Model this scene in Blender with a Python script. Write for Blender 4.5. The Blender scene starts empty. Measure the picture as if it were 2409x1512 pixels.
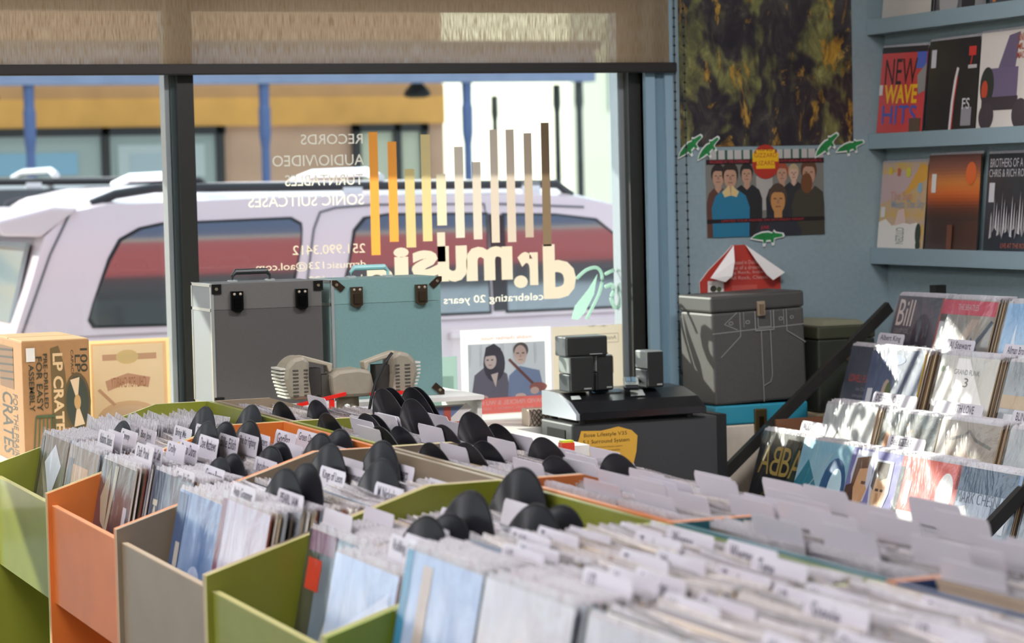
import bpy, bmesh, math, random
from mathutils import Matrix, Vector
R = random.Random(11)
sc = bpy.context.scene
C = sc.collection
sin, cos, rad, PI = math.sin, math.cos, math.radians, math.pi

# ------------------------------------------------------------------ camera
PITCH, ROLL, YAW = 0.0552753, 0.0236072, 0.3895003
fw = Vector((sin(YAW) * cos(PITCH), cos(YAW) * cos(PITCH), -sin(PITCH)))
rt0 = Vector((cos(YAW), -sin(YAW), 0)); up0 = rt0.cross(fw)
RT = cos(ROLL) * rt0 - sin(ROLL) * up0
UP = cos(ROLL) * up0 + sin(ROLL) * rt0
cd = bpy.data.cameras.new('camera'); cam = bpy.data.objects.new('camera', cd); C.objects.link(cam)
cam.matrix_world = Matrix(((RT.x, UP.x, -fw.x, 0), (RT.y, UP.y, -fw.y, 0), (RT.z, UP.z, -fw.z, 1.55), (0, 0, 0, 1)))
cd.sensor_width = 36; cd.lens = 36 * 5800 / 2409
cd.clip_start = .05; cd.clip_end = 300
cd.dof.use_dof = True; cd.dof.focus_distance = 6.3; cd.dof.aperture_fstop = 4.9
sc.camera = cam
# ------------------------------------------------------------------ sky, sun, exposure
w = bpy.data.worlds.new('sky'); sc.world = w; w.use_nodes = True
bg = w.node_tree.nodes['Background']; bg.inputs[0].default_value = (.80, .90, 1.0, 1); bg.inputs[1].default_value = 1.35
sd = bpy.data.lights.new('sun', 'SUN'); sd.energy = 5.5; sd.angle = rad(.6); sd.color = (1, .95, .86)
sun = bpy.data.objects.new('sun', sd); C.objects.link(sun)
sun.rotation_euler = Vector((1.4, -1.75, -.92)).to_track_quat('-Z', 'Y').to_euler()
sc.view_settings.view_transform = 'Standard'; sc.view_settings.look = 'None'
sc.view_settings.exposure = 0.55; sc.view_settings.gamma = 1; sc.view_settings.use_curve_mapping = False
LAMP = 45.0
cy = sc.cycles; cy.max_bounces = 6; cy.diffuse_bounces = 3; cy.glossy_bounces = 3; cy.transparent_max_bounces = 7; cy.caustics_reflective = False; cy.caustics_refractive = False

# ------------------------------------------------------------------ helpers
def lin(h):
    h = h.lstrip('#'); o = []
    for i in (0, 2, 4):
        c = int(h[i:i + 2], 16) / 255
        o.append(c / 12.92 if c <= .04045 else ((c + .055) / 1.055) ** 2.4)
    return (*o, 1)
_M = {}
def pm(h, rough=.55, metal=0, coat=0, spec=.5, emit=0, noise=0, bump=0, nscale=40):
    k = (h, rough, metal, coat, spec, emit, noise, bump, nscale)
    if k in _M: return _M[k]
    m = bpy.data.materials.new('paint_' + h.strip('#')); m.use_nodes = True
    nt = m.node_tree; b = nt.nodes['Principled BSDF']
    col = lin(h)
    b.inputs['Base Color'].default_value = col; b.inputs['Roughness'].default_value = rough
    b.inputs['Metallic'].default_value = metal; b.inputs['Specular IOR Level'].default_value = spec
    b.inputs['Coat Weight'].default_value = coat; b.inputs['Coat Roughness'].default_value = .12
    if emit:
        b.inputs['Emission Color'].default_value = col; b.inputs['Emission Strength'].default_value = emit
    if noise or bump:
        tc = nt.nodes.new('ShaderNodeTexCoord'); n = nt.nodes.new('ShaderNodeTexNoise')
        n.inputs['Scale'].default_value = nscale; n.inputs['Detail'].default_value = 4
        nt.links.new(tc.outputs['Object'], n.inputs['Vector'])
        if noise:
            r = nt.nodes.new('ShaderNodeValToRGB')
            r.color_ramp.elements[0].position = .3; r.color_ramp.elements[1].position = .7
            r.color_ramp.elements[0].color = tuple(c * (1 - noise) for c in col[:3]) + (1,)
            r.color_ramp.elements[1].color = tuple(min(1, c * (1 + noise)) for c in col[:3]) + (1,)
            nt.links.new(n.outputs['Fac'], r.inputs['Fac']); nt.links.new(r.outputs['Color'], b.inputs['Base Color'])
        if bump:
            bp = nt.nodes.new('ShaderNodeBump'); bp.inputs['Strength'].default_value = bump; bp.inputs['Distance'].default_value = .004
            nt.links.new(n.outputs['Fac'], bp.inputs['Height']); nt.links.new(bp.outputs['Normal'], b.inputs['Normal'])
    _M[k] = m
    return m

def nodemat(name):
    m = bpy.data.materials.new(name); m.use_nodes = True; nt = m.node_tree
    for n in list(nt.nodes):
        if n.type != 'OUTPUT_MATERIAL': nt.nodes.remove(n)
    return m, nt, nt.nodes['Material Output']

def glass_mat():
    m, nt, o = nodemat('window_glass')
    t = nt.nodes.new('ShaderNodeBsdfTransparent'); t.inputs[0].default_value = (.95, .98, .97, 1)
    g = nt.nodes.new('ShaderNodeBsdfGlossy'); g.inputs['Roughness'].default_value = .01
    lw = nt.nodes.new('ShaderNodeLayerWeight'); lw.inputs[0].default_value = .5
    pw = nt.nodes.new('ShaderNodeMath'); pw.operation = 'POWER'; pw.inputs[1].default_value = 5
    f = nt.nodes.new('ShaderNodeMath'); f.operation = 'MULTIPLY_ADD'; f.inputs[1].default_value = .8; f.inputs[2].default_value = .035
    nt.links.new(lw.outputs['Facing'], pw.inputs[0]); nt.links.new(pw.outputs[0], f.inputs[0])
    mx = nt.nodes.new('ShaderNodeMixShader')
    nt.links.new(f.outputs[0], mx.inputs[0]); nt.links.new(t.outputs[0], mx.inputs[1]); nt.links.new(g.outputs[0], mx.inputs[2])
    nt.links.new(mx.outputs[0], o.inputs[0]); return m

def poly_mat(col=(.60, .58, .61, 1), fac=.62):
    m, nt, o = nodemat('clear_plastic_sleeve')
    t = nt.nodes.new('ShaderNodeBsdfTransparent')
    b = nt.nodes.new('ShaderNodeBsdfPrincipled'); b.inputs['Base Color'].default_value = col; b.inputs['Roughness'].default_value = .22
    n = nt.nodes.new('ShaderNodeTexNoise'); n.inputs['Scale'].default_value = 60
    tc = nt.nodes.new('ShaderNodeTexCoord'); nt.links.new(tc.outputs['Object'], n.inputs['Vector'])
    bp = nt.nodes.new('ShaderNodeBump'); bp.inputs['Strength'].default_value = .6; bp.inputs['Distance'].default_value = .01
    nt.links.new(n.outputs[0], bp.inputs['Height']); nt.links.new(bp.outputs[0], b.inputs['Normal'])
    mx = nt.nodes.new('ShaderNodeMixShader'); mx.inputs[0].default_value = fac
    nt.links.new(t.outputs[0], mx.inputs[1]); nt.links.new(b.outputs[0], mx.inputs[2]); nt.links.new(mx.outputs[0], o.inputs[0]); return m

def shade_mat():
    m, nt, o = nodemat('woven_shade_fabric')
    tc = nt.nodes.new('ShaderNodeTexCoord')
    mp = nt.nodes.new('ShaderNodeMapping'); mp.inputs['Scale'].default_value = (330, 1, 22)
    nt.links.new(tc.outputs['Object'], mp.inputs['Vector'])
    n = nt.nodes.new('ShaderNodeTexNoise'); n.inputs['Scale'].default_value = 1; n.inputs['Detail'].default_value = 3
    nt.links.new(mp.outputs[0], n.inputs['Vector'])
    r = nt.nodes.new('ShaderNodeValToRGB')
    r.color_ramp.elements[0].position = .35; r.color_ramp.elements[0].color = lin('a78b6c')
    r.color_ramp.elements[1].position = .7; r.color_ramp.elements[1].color = lin('d8c2a4')
    nt.links.new(n.outputs[0], r.inputs[0])
    d = nt.nodes.new('ShaderNodeBsdfDiffuse'); tl = nt.nodes.new('ShaderNodeBsdfTranslucent')
    nt.links.new(r.outputs[0], d.inputs[0]); nt.links.new(r.outputs[0], tl.inputs[0])
    a = nt.nodes.new('ShaderNodeMixShader'); a.inputs[0].default_value = .62
    nt.links.new(d.outputs[0], a.inputs[1]); nt.links.new(tl.outputs[0], a.inputs[2])
    t = nt.nodes.new('ShaderNodeBsdfTransparent'); t.inputs[0].default_value = (.95, .9, .82, 1)
    k = nt.nodes.new('ShaderNodeMapRange'); k.inputs['From Min'].default_value = .35; k.inputs['From Max'].default_value = .75
    k.inputs['To Min'].default_value = .04; k.inputs['To Max'].default_value = .42
    nt.links.new(n.outputs[0], k.inputs[0])
    x = nt.nodes.new('ShaderNodeMixShader')
    nt.links.new(k.outputs[0], x.inputs[0]); nt.links.new(a.outputs[0], x.inputs[1]); nt.links.new(t.outputs[0], x.inputs[2])
    nt.links.new(x.outputs[0], o.inputs[0]); return m

def vinyl_mat():
    m, nt, o = nodemat('black_vinyl')
    b = nt.nodes.new('ShaderNodeBsdfPrincipled'); b.inputs['Base Color'].default_value = (.013, .013, .016, 1)
    b.inputs['Roughness'].default_value = .46; b.inputs['Specular IOR Level'].default_value = .4; b.inputs['Anisotropic'].default_value = 1; b.inputs['Anisotropic Rotation'].default_value = 0
    tg = nt.nodes.new('ShaderNodeTangent'); tg.direction_type = 'RADIAL'; tg.axis = 'X'
    nt.links.new(tg.outputs[0], b.inputs['Tangent']); nt.links.new(b.outputs[0], o.inputs[0]); return m

def cover_mat(h, h2=None, scale=6, rough=.35, zs=.25):
    """printed cover under a wrinkled clear sleeve"""
    k = ('cov', h, h2, scale, zs)
    if k in _M: return _M[k]
    m, nt, o = nodemat('cover_' + h)
    b = nt.nodes.new('ShaderNodeBsdfPrincipled'); b.inputs['Roughness'].default_value = rough
    b.inputs['Coat Weight'].default_value = .8; b.inputs['Coat Roughness'].default_value = .12
    tc = nt.nodes.new('ShaderNodeTexCoord')
    mp = nt.nodes.new('ShaderNodeMapping'); mp.inputs['Scale'].default_value = (scale * .7, scale * .7, scale * zs * 2)
    nt.links.new(tc.outputs['Object'], mp.inputs['Vector'])
    n = nt.nodes.new('ShaderNodeTexNoise'); n.inputs['Scale'].default_value = 1; n.inputs['Detail'].default_value = 5
    nt.links.new(mp.outputs[0], n.inputs['Vector'])
    r = nt.nodes.new('ShaderNodeValToRGB'); r.color_ramp.elements[0].position = .38; r.color_ramp.elements[1].position = .64
    r.color_ramp.elements[0].color = lin(h); r.color_ramp.elements[1].color = lin(h2 or h)
    nt.links.new(n.outputs[0], r.inputs[0]); nt.links.new(r.outputs[0], b.inputs['Base Color'])
    mp2 = nt.nodes.new('ShaderNodeMapping'); mp2.inputs['Scale'].default_value = (14, 14, 6)
    nt.links.new(tc.outputs['Object'], mp2.inputs['Vector'])
    n2 = nt.nodes.new('ShaderNodeTexNoise'); n2.inputs['Scale'].default_value = 1
    nt.links.new(mp2.outputs[0], n2.inputs['Vector'])
    bp = nt.nodes.new('ShaderNodeBump'); bp.inputs['Strength'].default_value = .2; bp.inputs['Distance'].default_value = .012
    nt.links.new(n2.outputs[0], bp.inputs['Height']); nt.links.new(bp.outputs[0], b.inputs['Coat Normal'])
    nt.links.new(b.outputs[0], o.inputs[0]); _M[k] = m; return m

def painting_mat():
    m, nt, o = nodemat('dark_abstract_print')
    b = nt.nodes.new('ShaderNodeBsdfPrincipled'); b.inputs['Roughness'].default_value = .4
    tc = nt.nodes.new('ShaderNodeTexCoord')
    def noise(sc_, det, dist, off):
        mp = nt.nodes.new('ShaderNodeMapping'); mp.inputs['Scale'].default_value = sc_; mp.inputs['Location'].default_value = off
        nt.links.new(tc.outputs['Object'], mp.inputs['Vector'])
        n = nt.nodes.new('ShaderNodeTexNoise'); n.inputs['Scale'].default_value = 1; n.inputs['Detail'].default_value = det
        n.inputs['Roughness'].default_value = .7; n.inputs['Distortion'].default_value = dist
        nt.links.new(mp.outputs[0], n.inputs['Vector']); return n
    def ramp(src, stops):
        r = nt.nodes.new('ShaderNodeValToRGB'); e = r.color_ramp.elements
        e[0].position, e[0].color = stops[0][0], lin(stops[0][1]); e[1].position, e[1].color = stops[-1][0], lin(stops[-1][1])
        for p_, c_ in stops[1:-1]: e.new(p_).color = lin(c_)
        nt.links.new(src.outputs[0], r.inputs[0]); return r
    fine = noise((16, 16, 9), 9, .8, (3, 0, 1)); big = noise((5.5, 5.5, 3.5), 3, .3, (1.2, 0, 4.4)); mid = noise((8, 8, 4), 5, .6, (7, 0, 2))
    dark = ramp(fine, [(.35, '1a151c'), (.5, '2b2428'), (.6, '3c3634'), (.72, '5a5648')])
    olive = ramp(fine, [(.35, '3a382a'), (.48, '5e5c38'), (.58, '7d7c48'), (.7, 'a3a266')])
    gold = ramp(fine, [(.35, '6a4a1c'), (.5, 'a07a2c'), (.65, 'c4a044'), (.75, 'b86a20')])
    def mix(fac, lo, hi, a_, b_):
        k = nt.nodes.new('ShaderNodeMapRange'); k.inputs['From Min'].default_value = lo; k.inputs['From Max'].default_value = hi
        nt.links.new(fac.outputs[0], k.inputs[0]); x = nt.nodes.new('ShaderNodeMix'); x.data_type = 'RGBA'
        nt.links.new(k.outputs[0], x.inputs[0]); nt.links.new(a_, x.inputs[6]); nt.links.new(b_, x.inputs[7]); return x.outputs[2]
    c1 = mix(big, .50, .58, dark.outputs[0], olive.outputs[0]); c2 = mix(mid, .545, .60, c1, gold.outputs[0])
    nt.links.new(c2, b.inputs['Base Color']); nt.links.new(b.outputs[0], o.inputs[0]); return m

def film_mat():
    m, nt, o = nodemat('clear_outer_sleeve')
    t = nt.nodes.new('ShaderNodeBsdfTransparent'); g = nt.nodes.new('ShaderNodeBsdfGlossy'); g.inputs['Roughness'].default_value = .16
    tc = nt.nodes.new('ShaderNodeTexCoord'); mp = nt.nodes.new('ShaderNodeMapping'); mp.inputs['Scale'].default_value = (9, 9, 5)
    nt.links.new(tc.outputs['Object'], mp.inputs['Vector'])
    n = nt.nodes.new('ShaderNodeTexNoise'); n.inputs['Scale'].default_value = 1; n.inputs['Detail'].default_value = 4; n.inputs['Distortion'].default_value = .6
    nt.links.new(mp.outputs[0], n.inputs['Vector'])
    bp = nt.nodes.new('ShaderNodeBump'); bp.inputs['Strength'].default_value = .5; bp.inputs['Distance'].default_value = .03
    nt.links.new(n.outputs[0], bp.inputs['Height']); nt.links.new(bp.outputs[0], g.inputs['Normal'])
    mx = nt.nodes.new('ShaderNodeMixShader'); mx.inputs[0].default_value = .13
    nt.links.new(t.outputs[0], mx.inputs[1]); nt.links.new(g.outputs[0], mx.inputs[2]); nt.links.new(mx.outputs[0], o.inputs[0]); return m
def decal(h, k=.55):
    key = ('decal', h)
    if key in _M: return _M[key]
    m, nt, o = nodemat('decal_' + h)
    d = nt.nodes.new('ShaderNodeBsdfDiffuse'); tl = nt.nodes.new('ShaderNodeBsdfTranslucent'); d.inputs[0].default_value = lin(h); tl.inputs[0].default_value = lin(h)
    mx = nt.nodes.new('ShaderNodeMixShader'); mx.inputs[0].default_value = k
    nt.links.new(d.outputs[0], mx.inputs[1]); nt.links.new(tl.outputs[0], mx.inputs[2]); nt.links.new(mx.outputs[0], o.inputs[0]); _M[key] = m; return m
GLASS, POLY, SHADE, VINYL, FILM = glass_mat(), poly_mat(), shade_mat(), vinyl_mat(), film_mat()

class MB:
    def __init__(s): s.v, s.f, s.m, s.slots = [], [], [], []
    def mi(s, mat):
        if mat not in s.slots: s.slots.append(mat)
        return s.slots.index(mat)
    def add(s, vs, fs, mat):
        b = len(s.v); s.v += [tuple(q) for q in vs]; i = s.mi(mat)
        for f in fs: s.f.append([b + k for k in f]); s.m.append(i)
        return s
    def box(s, a, b, mat, mx=None):
        x0, y0, z0 = a; x1, y1, z1 = b
        vs = [Vector(q) for q in ((x0, y0, z0), (x1, y0, z0), (x1, y1, z0), (x0, y1, z0), (x0, y0, z1), (x1, y0, z1), (x1, y1, z1), (x0, y1, z1))]
        if mx is not None: vs = [mx @ q for q in vs]
        return s.add(vs, [(0, 3, 2, 1), (4, 5, 6, 7), (0, 1, 5, 4), (1, 2, 6, 5), (2, 3, 7, 6), (3, 0, 4, 7)], mat)
    def prism(s, poly, axis, lo, hi, mat, side=None):
        n = len(poly)
        def P(p, h):
            return {'x': (h, p[0], p[1]), 'y': (p[0], h, p[1]), 'z': (p[0], p[1], h)}[axis]
        vs = [P(p, lo) for p in poly] + [P(p, hi) for p in poly]
        s.add(vs, [list(range(n))[::-1], list(range(n, 2 * n))], mat)
        s.add(vs, [(i, (i + 1) % n, n + (i + 1) % n, n + i) for i in range(n)], side or mat)
        return s
    def tube(s, path, r, mat, n=8, closed=False):
        path = [Vector(p) for p in path]; k = len(path); rings = []
        for i, p in enumerate(path):
            a = path[i - 1] if (i or closed) else p; b = path[(i + 1) % k] if (i < k - 1 or closed) else p
            t = (b - a).normalized(); u = t.cross(Vector((0, 0, 1)))
            if u.length < .05: u = t.cross(Vector((1, 0, 0)))
            u.normalize(); v = t.cross(u); rr = r[i] if isinstance(r, (list, tuple)) else r
            rings.append([p + rr * (cos(2 * PI * j / n) * u + sin(2 * PI * j / n) * v) for j in range(n)])
        vs = [q for g in rings for q in g]; fs = []
        for i in range(k if closed else k - 1):
            for j in range(n):
                a, b = i * n, ((i + 1) % k) * n
                fs.append((a + j, a + (j + 1) % n, b + (j + 1) % n, b + j))
        if not closed: fs += [list(range(n))[::-1], [(k - 1) * n + j for j in range(n)]]
        return s.add(vs, fs, mat)
    def lathe(s, prof, c, mat, n=24, axis='z'):
        vs, fs = [], []; k = len(prof)
        for i in range(n):
            a = 2 * PI * i / n
            for r, h in prof:
                q = (r * cos(a), r * sin(a), h) if axis == 'z' else ((h, r * cos(a), r * sin(a)) if axis == 'x' else (r * cos(a), h, r * sin(a)))
                vs.append((c[0] + q[0], c[1] + q[1], c[2] + q[2]))
        for i in range(n):
            for j in range(k - 1):
                a, b = i * k + j, ((i + 1) % n) * k + j
                fs.append((a, b, b + 1, a + 1))
        return s.add(vs, fs, mat)
    def build(s, name, parent=None, bevel=0, smooth=False, recalc=True):
        me = bpy.data.meshes.new(name); me.from_pydata(s.v, [], s.f)
        for m in s.slots: me.materials.append(m)
        me.polygons.foreach_set('material_index', s.m)
        if recalc:
            bm = bmesh.new(); bm.from_mesh(me); bmesh.ops.remove_doubles(bm, verts=bm.verts, dist=1e-6)
            bmesh.ops.recalc_face_normals(bm, faces=bm.faces); bm.to_mesh(me); bm.free()
        if smooth: me.polygons.foreach_set('use_smooth', [True] * len(me.polygons))
        me.update()
        o = bpy.data.objects.new(name, me); C.objects.link(o)
        if parent is not None: o.parent = parent
        if bevel:
            b = o.modifiers.new('bevel', 'BEVEL'); b.width = bevel; b.segments = 2; b.limit_method = 'ANGLE'
        return o

def tag(o, label, cat, group=None, kind=None):
    o['label'] = label; o['category'] = cat
    if group: o['group'] = group
    if kind: o['kind'] = kind
    return o
def thing(name, label, cat, loc=(0, 0, 0), group=None):
    o = bpy.data.objects.new(name, None); C.objects.link(o); o.location = loc; o.empty_display_size = .05
    return tag(o, label, cat, group)
def struct(o, label=None):
    o['kind'] = 'structure'
    if label: o['label'] = label
    return o

_G = {}
def glyph(t, bold=.0):
    if (t, bold) in _G: return _G[(t, bold)]
    cu = bpy.data.curves.new('glyph', 'FONT'); cu.body = t; cu.resolution_u = 3; cu.offset = bold
    ob = bpy.data.objects.new('glyph', cu); C.objects.link(ob)
    me = bpy.data.meshes.new_from_object(ob.evaluated_get(bpy.context.evaluated_depsgraph_get()))
    vs = [(v.co.x, v.co.y) for v in me.vertices]; fs = [tuple(p.vertices) for p in me.polygons]
    bpy.data.objects.remove(ob); bpy.data.curves.remove(cu); bpy.data.meshes.remove(me)
    x0, x1 = min(p[0] for p in vs), max(p[0] for p in vs); y0, y1 = min(p[1] for p in vs), max(p[1] for p in vs)
    vs = [((x - x0) / max(x1 - x0, 1e-6), (y - y0) / max(y1 - y0, 1e-6)) for x, y in vs]
    _G[(t, bold)] = (vs, fs); return vs, fs

def art(name, shapes, fr, parent, d0=.0006, step=.0002, rough=.45, coat=0):
    """flat print: shapes in cover coordinates u (0 left..1 right), v (0 bottom..1 top)"""
    mb = MB()
    for i, s in enumerate(shapes):
        d = d0 + i * step; k = s[0]; col = s[-1] if k != 't' else s[6]
        mt = pm(col, rough, coat=coat) if isinstance(col, str) else col
        if k == 'r': pts = [(s[1], s[2]), (s[3], s[2]), (s[3], s[4]), (s[1], s[4])]; fs = [(0, 1, 2, 3)]
        elif k == 'e': pts = [(s[1] + s[3] * cos(2 * PI * a / 20), s[2] + s[4] * sin(2 * PI * a / 20)) for a in range(20)]; fs = [list(range(20))]
        elif k == 'p': pts = s[1]; fs = [list(range(len(pts)))]
        elif k == 'l':
            pts, fs = [], []
            for (a, b), (c2, d2) in zip(s[1], s[1][1:]):
                L = math.hypot(c2 - a, d2 - b) or 1; nx, ny = -(d2 - b) / L * s[2] / 2, (c2 - a) / L * s[2] / 2; q = len(pts)
                pts += [(a + nx, b + ny), (c2 + nx, d2 + ny), (c2 - nx, d2 - ny), (a - nx, b - ny)]; fs.append((q, q + 1, q + 2, q + 3))
        elif k == 't':
            rot = s[7] if len(s) > 7 else 0; bold = s[8] if len(s) > 8 else .012
            g, fs = glyph(s[1], bold); u0, v0, u1, v1 = s[2:6]; pts = []
            for a, b in g:
                if rot == 90: a, b = b, 1 - a       # reads downwards
                elif rot == 'm': a = 1 - a          # seen from behind
                pts.append((u0 + a * (u1 - u0), v0 + b * (v1 - v0)))
        mb.add([fr(u, v, d) for u, v in pts], fs, mt)
    return mb.build(name, parent, recalc=False)
def frx(w, h, t=.004, z0=0):       # faces -x, viewer's left is +y
    return lambda u, v, d: (-t / 2 - d, w / 2 - u * w, z0 + v * h)
def fry(x0, z0, x1, z1, y):        # faces -y
    return lambda u, v, d: (x0 + u * (x1 - x0), y - d, z0 + v * (z1 - z0))

# ================================================================== SETTING
YW, XW = 7.6, 4.57          # inner faces of window wall and right wall
blue = pm('879a9f', .6, bump=.15, nscale=60, noise=.05)
GZ = -.25
struct(MB().box((-5, -4, -.1), (XW, YW, 0), pm('6d655c', .5, noise=.15)).build('floor'), 'grey brown shop floor')
struct(MB().box((-5, -4, 3.1), (XW + .2, YW + .2, 3.25), pm('d8d6d0', .8)).build('ceiling'), 'off-white shop ceiling')
wf = MB()
wf.box((3.62, YW, 0), (XW + .2, YW + .2, 3.1), blue)
wf.box((-5, YW, 0), (3.62, YW + .2, .72), blue)
wf.box((-5, YW, 2.75), (3.62, YW + .2, 3.1), blue)
struct(wf.build('wall_front'), 'blue painted wall around the shop window')
struct(MB().box((XW, -4, 0), (XW + .2, YW, 3.1), blue).build('wall_right'), 'blue painted wall with picture ledges')
struct(MB().box((-5.2, -4, 0), (-5, YW + .2, 3.1), pm('b9b4aa', .7)).build('wall_left'))
struct(MB().box((-5.2, -4.2, 0), (XW + .2, -4, 3.1), pm('b9b4aa', .7)).build('wall_back'))
# window: dark aluminium frame, mullion, transom and panes
blackf = pm('23231f', .4, noise=.1); alu = pm('b9c2c4', .25, metal=.7)
win = bpy.data.objects.new('window_1', None); C.objects.link(win); struct(win, 'large shop window with dark frame and mirrored lettering')
MB().box((3.575, 7.62, .72), (3.62, 7.74, 2.75), blackf).build('jamb', win)
MB().box((3.552, 7.66, .72), (3.575, 7.72, 2.75), alu).build('bead', win)
MB().box((2.00, 7.60, .72), (2.052, 7.72, 2.75), blackf).build('mullion', win)
MB().box((1.968, 7.64, .72), (1.983, 7.70, 2.75), alu).box((1.985, 7.63, .72), (2.0, 7.71, 2.75), pm('5d6a6c', .3, metal=.6)).build('bead', win)
MB().box((-1.2, 7.60, .72), (-1.14, 7.72, 2.75), blackf).build('mullion', win)
MB().box((-5, 7.66, 2.13), (3.575, 7.74, 2.24), blackf).build('transom', win)
MB().box((-5, 7.62, .72), (3.575, 7.74, .765), alu).build('bottom_rail', win)
for a, b in ((-5, -1.2), (-1.14, 1.985), (2.052, 3.56)):
    for z0, z1 in ((.765, 2.13), (2.24, 2.75)):
        MB().box((a, 7.690, z0), (b, 7.696, z1), GLASS).build('pane', win)
tr = pm('86a2b0', .55)
t1 = MB().box((3.62, YW - .022, .3), (3.655, YW + .02, 3.1), tr).box((3.655, YW - .012, .3), (3.69, YW, 3.1), pm('6c8896', .55)).box((3.69, YW - .03, .3), (3.72, YW, 3.1), tr).build('trim_1')
struct(t1, 'pale blue casing beside the window')
sill = MB().box((-5, 6.72, .70), (3.0, YW, .768), pm('e6e3dc', .45)).box((3.0, 7.30, .70), (3.62, YW, .768), pm('e6e3dc', .45))
struct(sill.build('window_sill'), 'deep white window sill')
MB().box((-5, 6.78, .0), (2.98, 6.80, .70), pm('8fa6b0', .6)).build('sill_panel', bpy.data.objects['window_sill'])

# unseen ceiling panels added to brighten the shop interior
for i, (lx, ly) in enumerate(((-2.6, 5.2), (.2, 5.2), (3.0, 5.2), (-2.6, 2.2), (-.4, 2.2), (-2.6, -1), (.2, -1))):
    t = thing('fill_panel', f'added white fill light panel above the view, {["left", "middle", "right", "left", "right", "left", "right"][i]} of the {["window", "window", "window", "middle", "middle", "back", "back"][i]} row', 'light', (lx, ly, 3.1), 'fill light panels added out of view')
    MB().box((-.62, -.17, -.06), (.62, .17, 0), pm('e8e8e6', .5)).build('housing', t)
    MB().box((-.6, -.15, -.066), (.6, .15, -.061), pm('faf6fa', .5, emit=LAMP)).build('diffuser', t)

# roller shade
sh = thing('roller_shade', 'brown woven roller shade pulled part way down the window', 'shade', (0, 7.56, 1.93))
mb = MB(); nx = 60
vs, fs = [], []
for i in range(nx + 1):
    x = -4.6 + i * (3.705 + 4.6) / nx
    for z in (.02, .30, .62, .86): vs.append((x, .004 * sin(x * 9) * (1 - z), z))
for i in range(nx):
    for j in range(3): a = i * 4 + j; fs.append((a, a + 4, a + 5, a + 1))
mb.add(vs, fs, SHADE).build('fabric', sh, recalc=False)
MB().box((-4.6, -.014, -.012), (3.725, .014, .022), pm('1d1815', .5)).build('hem_bar', sh, bevel=.004)
MB().tube([(-4.6, 0, .89), (3.72, 0, .89)], .035, pm('3a3632', .5), 12).build('roller', sh)
ch = thing('bead_chain', 'dark bead chain loop hanging beside the window casing', 'chain', (3.735, 7.55, .888))
mb = MB(); pts = []
for i in range(60): pts.append((.016 + .006 * (i / 60), 0, 1.9 - i * 1.87 / 60))
for i in range(1, 8): a = PI * i / 8; pts.append((.022 * cos(a), 0, .03 - .03 * sin(a)))
for i in range(60): pts.append((-.022 + .008 * (i / 60), 0, .03 + i * 1.87 / 60))
mb.tube(pts, .0018, pm('2a2f33', .4), 5)
mb.build('cord', ch)
mb = MB()
for p in pts[::1]:
    mb.lathe([(0, -.006), (.006, 0), (0, .006)], p, pm('22262a', .4), 6)
bd = mb.build('beads', ch); bd['kind'] = 'stuff'

# ================================================================== OUTDOORS
struct(MB().box((-60, 7.8, GZ - .1), (80, 10.6, GZ + .05), pm('c9c3ba', .8, noise=.1, nscale=3)).build('sidewalk'), 'concrete sidewalk outside the shop')
struct(MB().box((-60, 10.6, GZ - .2), (80, 26, GZ - .05), pm('9a9997', .9, noise=.1, nscale=3)).build('street'), 'grey asphalt street')
struct(MB().box((-60, 26, GZ - .2), (80, 60, GZ + .05), pm('b9b3aa', .8)).build('far_sidewalk'))
# shop front outside: fascia and fabric awning (mirrored in the car windows)
fa = thing('shop_front', 'outer face of the shop above the window', 'facade', (0, 7.8, 2.95))
MB().box((-8, .0, .1), (8, .12, 1.9), pm('3d5a86', .6)).build('fascia', fa)
MB().box((-8, .0, .0), (8, .14, .1), pm('d8cdb4', .6)).build('trim', fa)
MB().box((-8, .0, -.2), (8, .04, .0), pm('2a2420', .7)).build('reflection_board', fa)  # unseen dark board added to darken the car window reflections
aw = thing('awning', 'red fabric awning over the shop window outside', 'awning', (0, 7.8, 2.50))
MB().prism([(.0, .30), (.0, .28), (1.25, .0), (1.25, .02)], 'x', -8, 8, pm('c0332f', .8)).build('canopy', aw)
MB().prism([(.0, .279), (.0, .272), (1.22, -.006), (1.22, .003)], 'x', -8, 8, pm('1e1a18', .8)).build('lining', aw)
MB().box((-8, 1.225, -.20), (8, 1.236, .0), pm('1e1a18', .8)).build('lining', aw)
MB().box((-8, 1.236, .021), (8, 1.258, .04), pm('d8cdb4', .6)).build('edge_piping', aw)
MB().box((-8, 1.24, -.20), (8, 1.255, .02), pm('c8403a', .8)).build('valance', aw)

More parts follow.
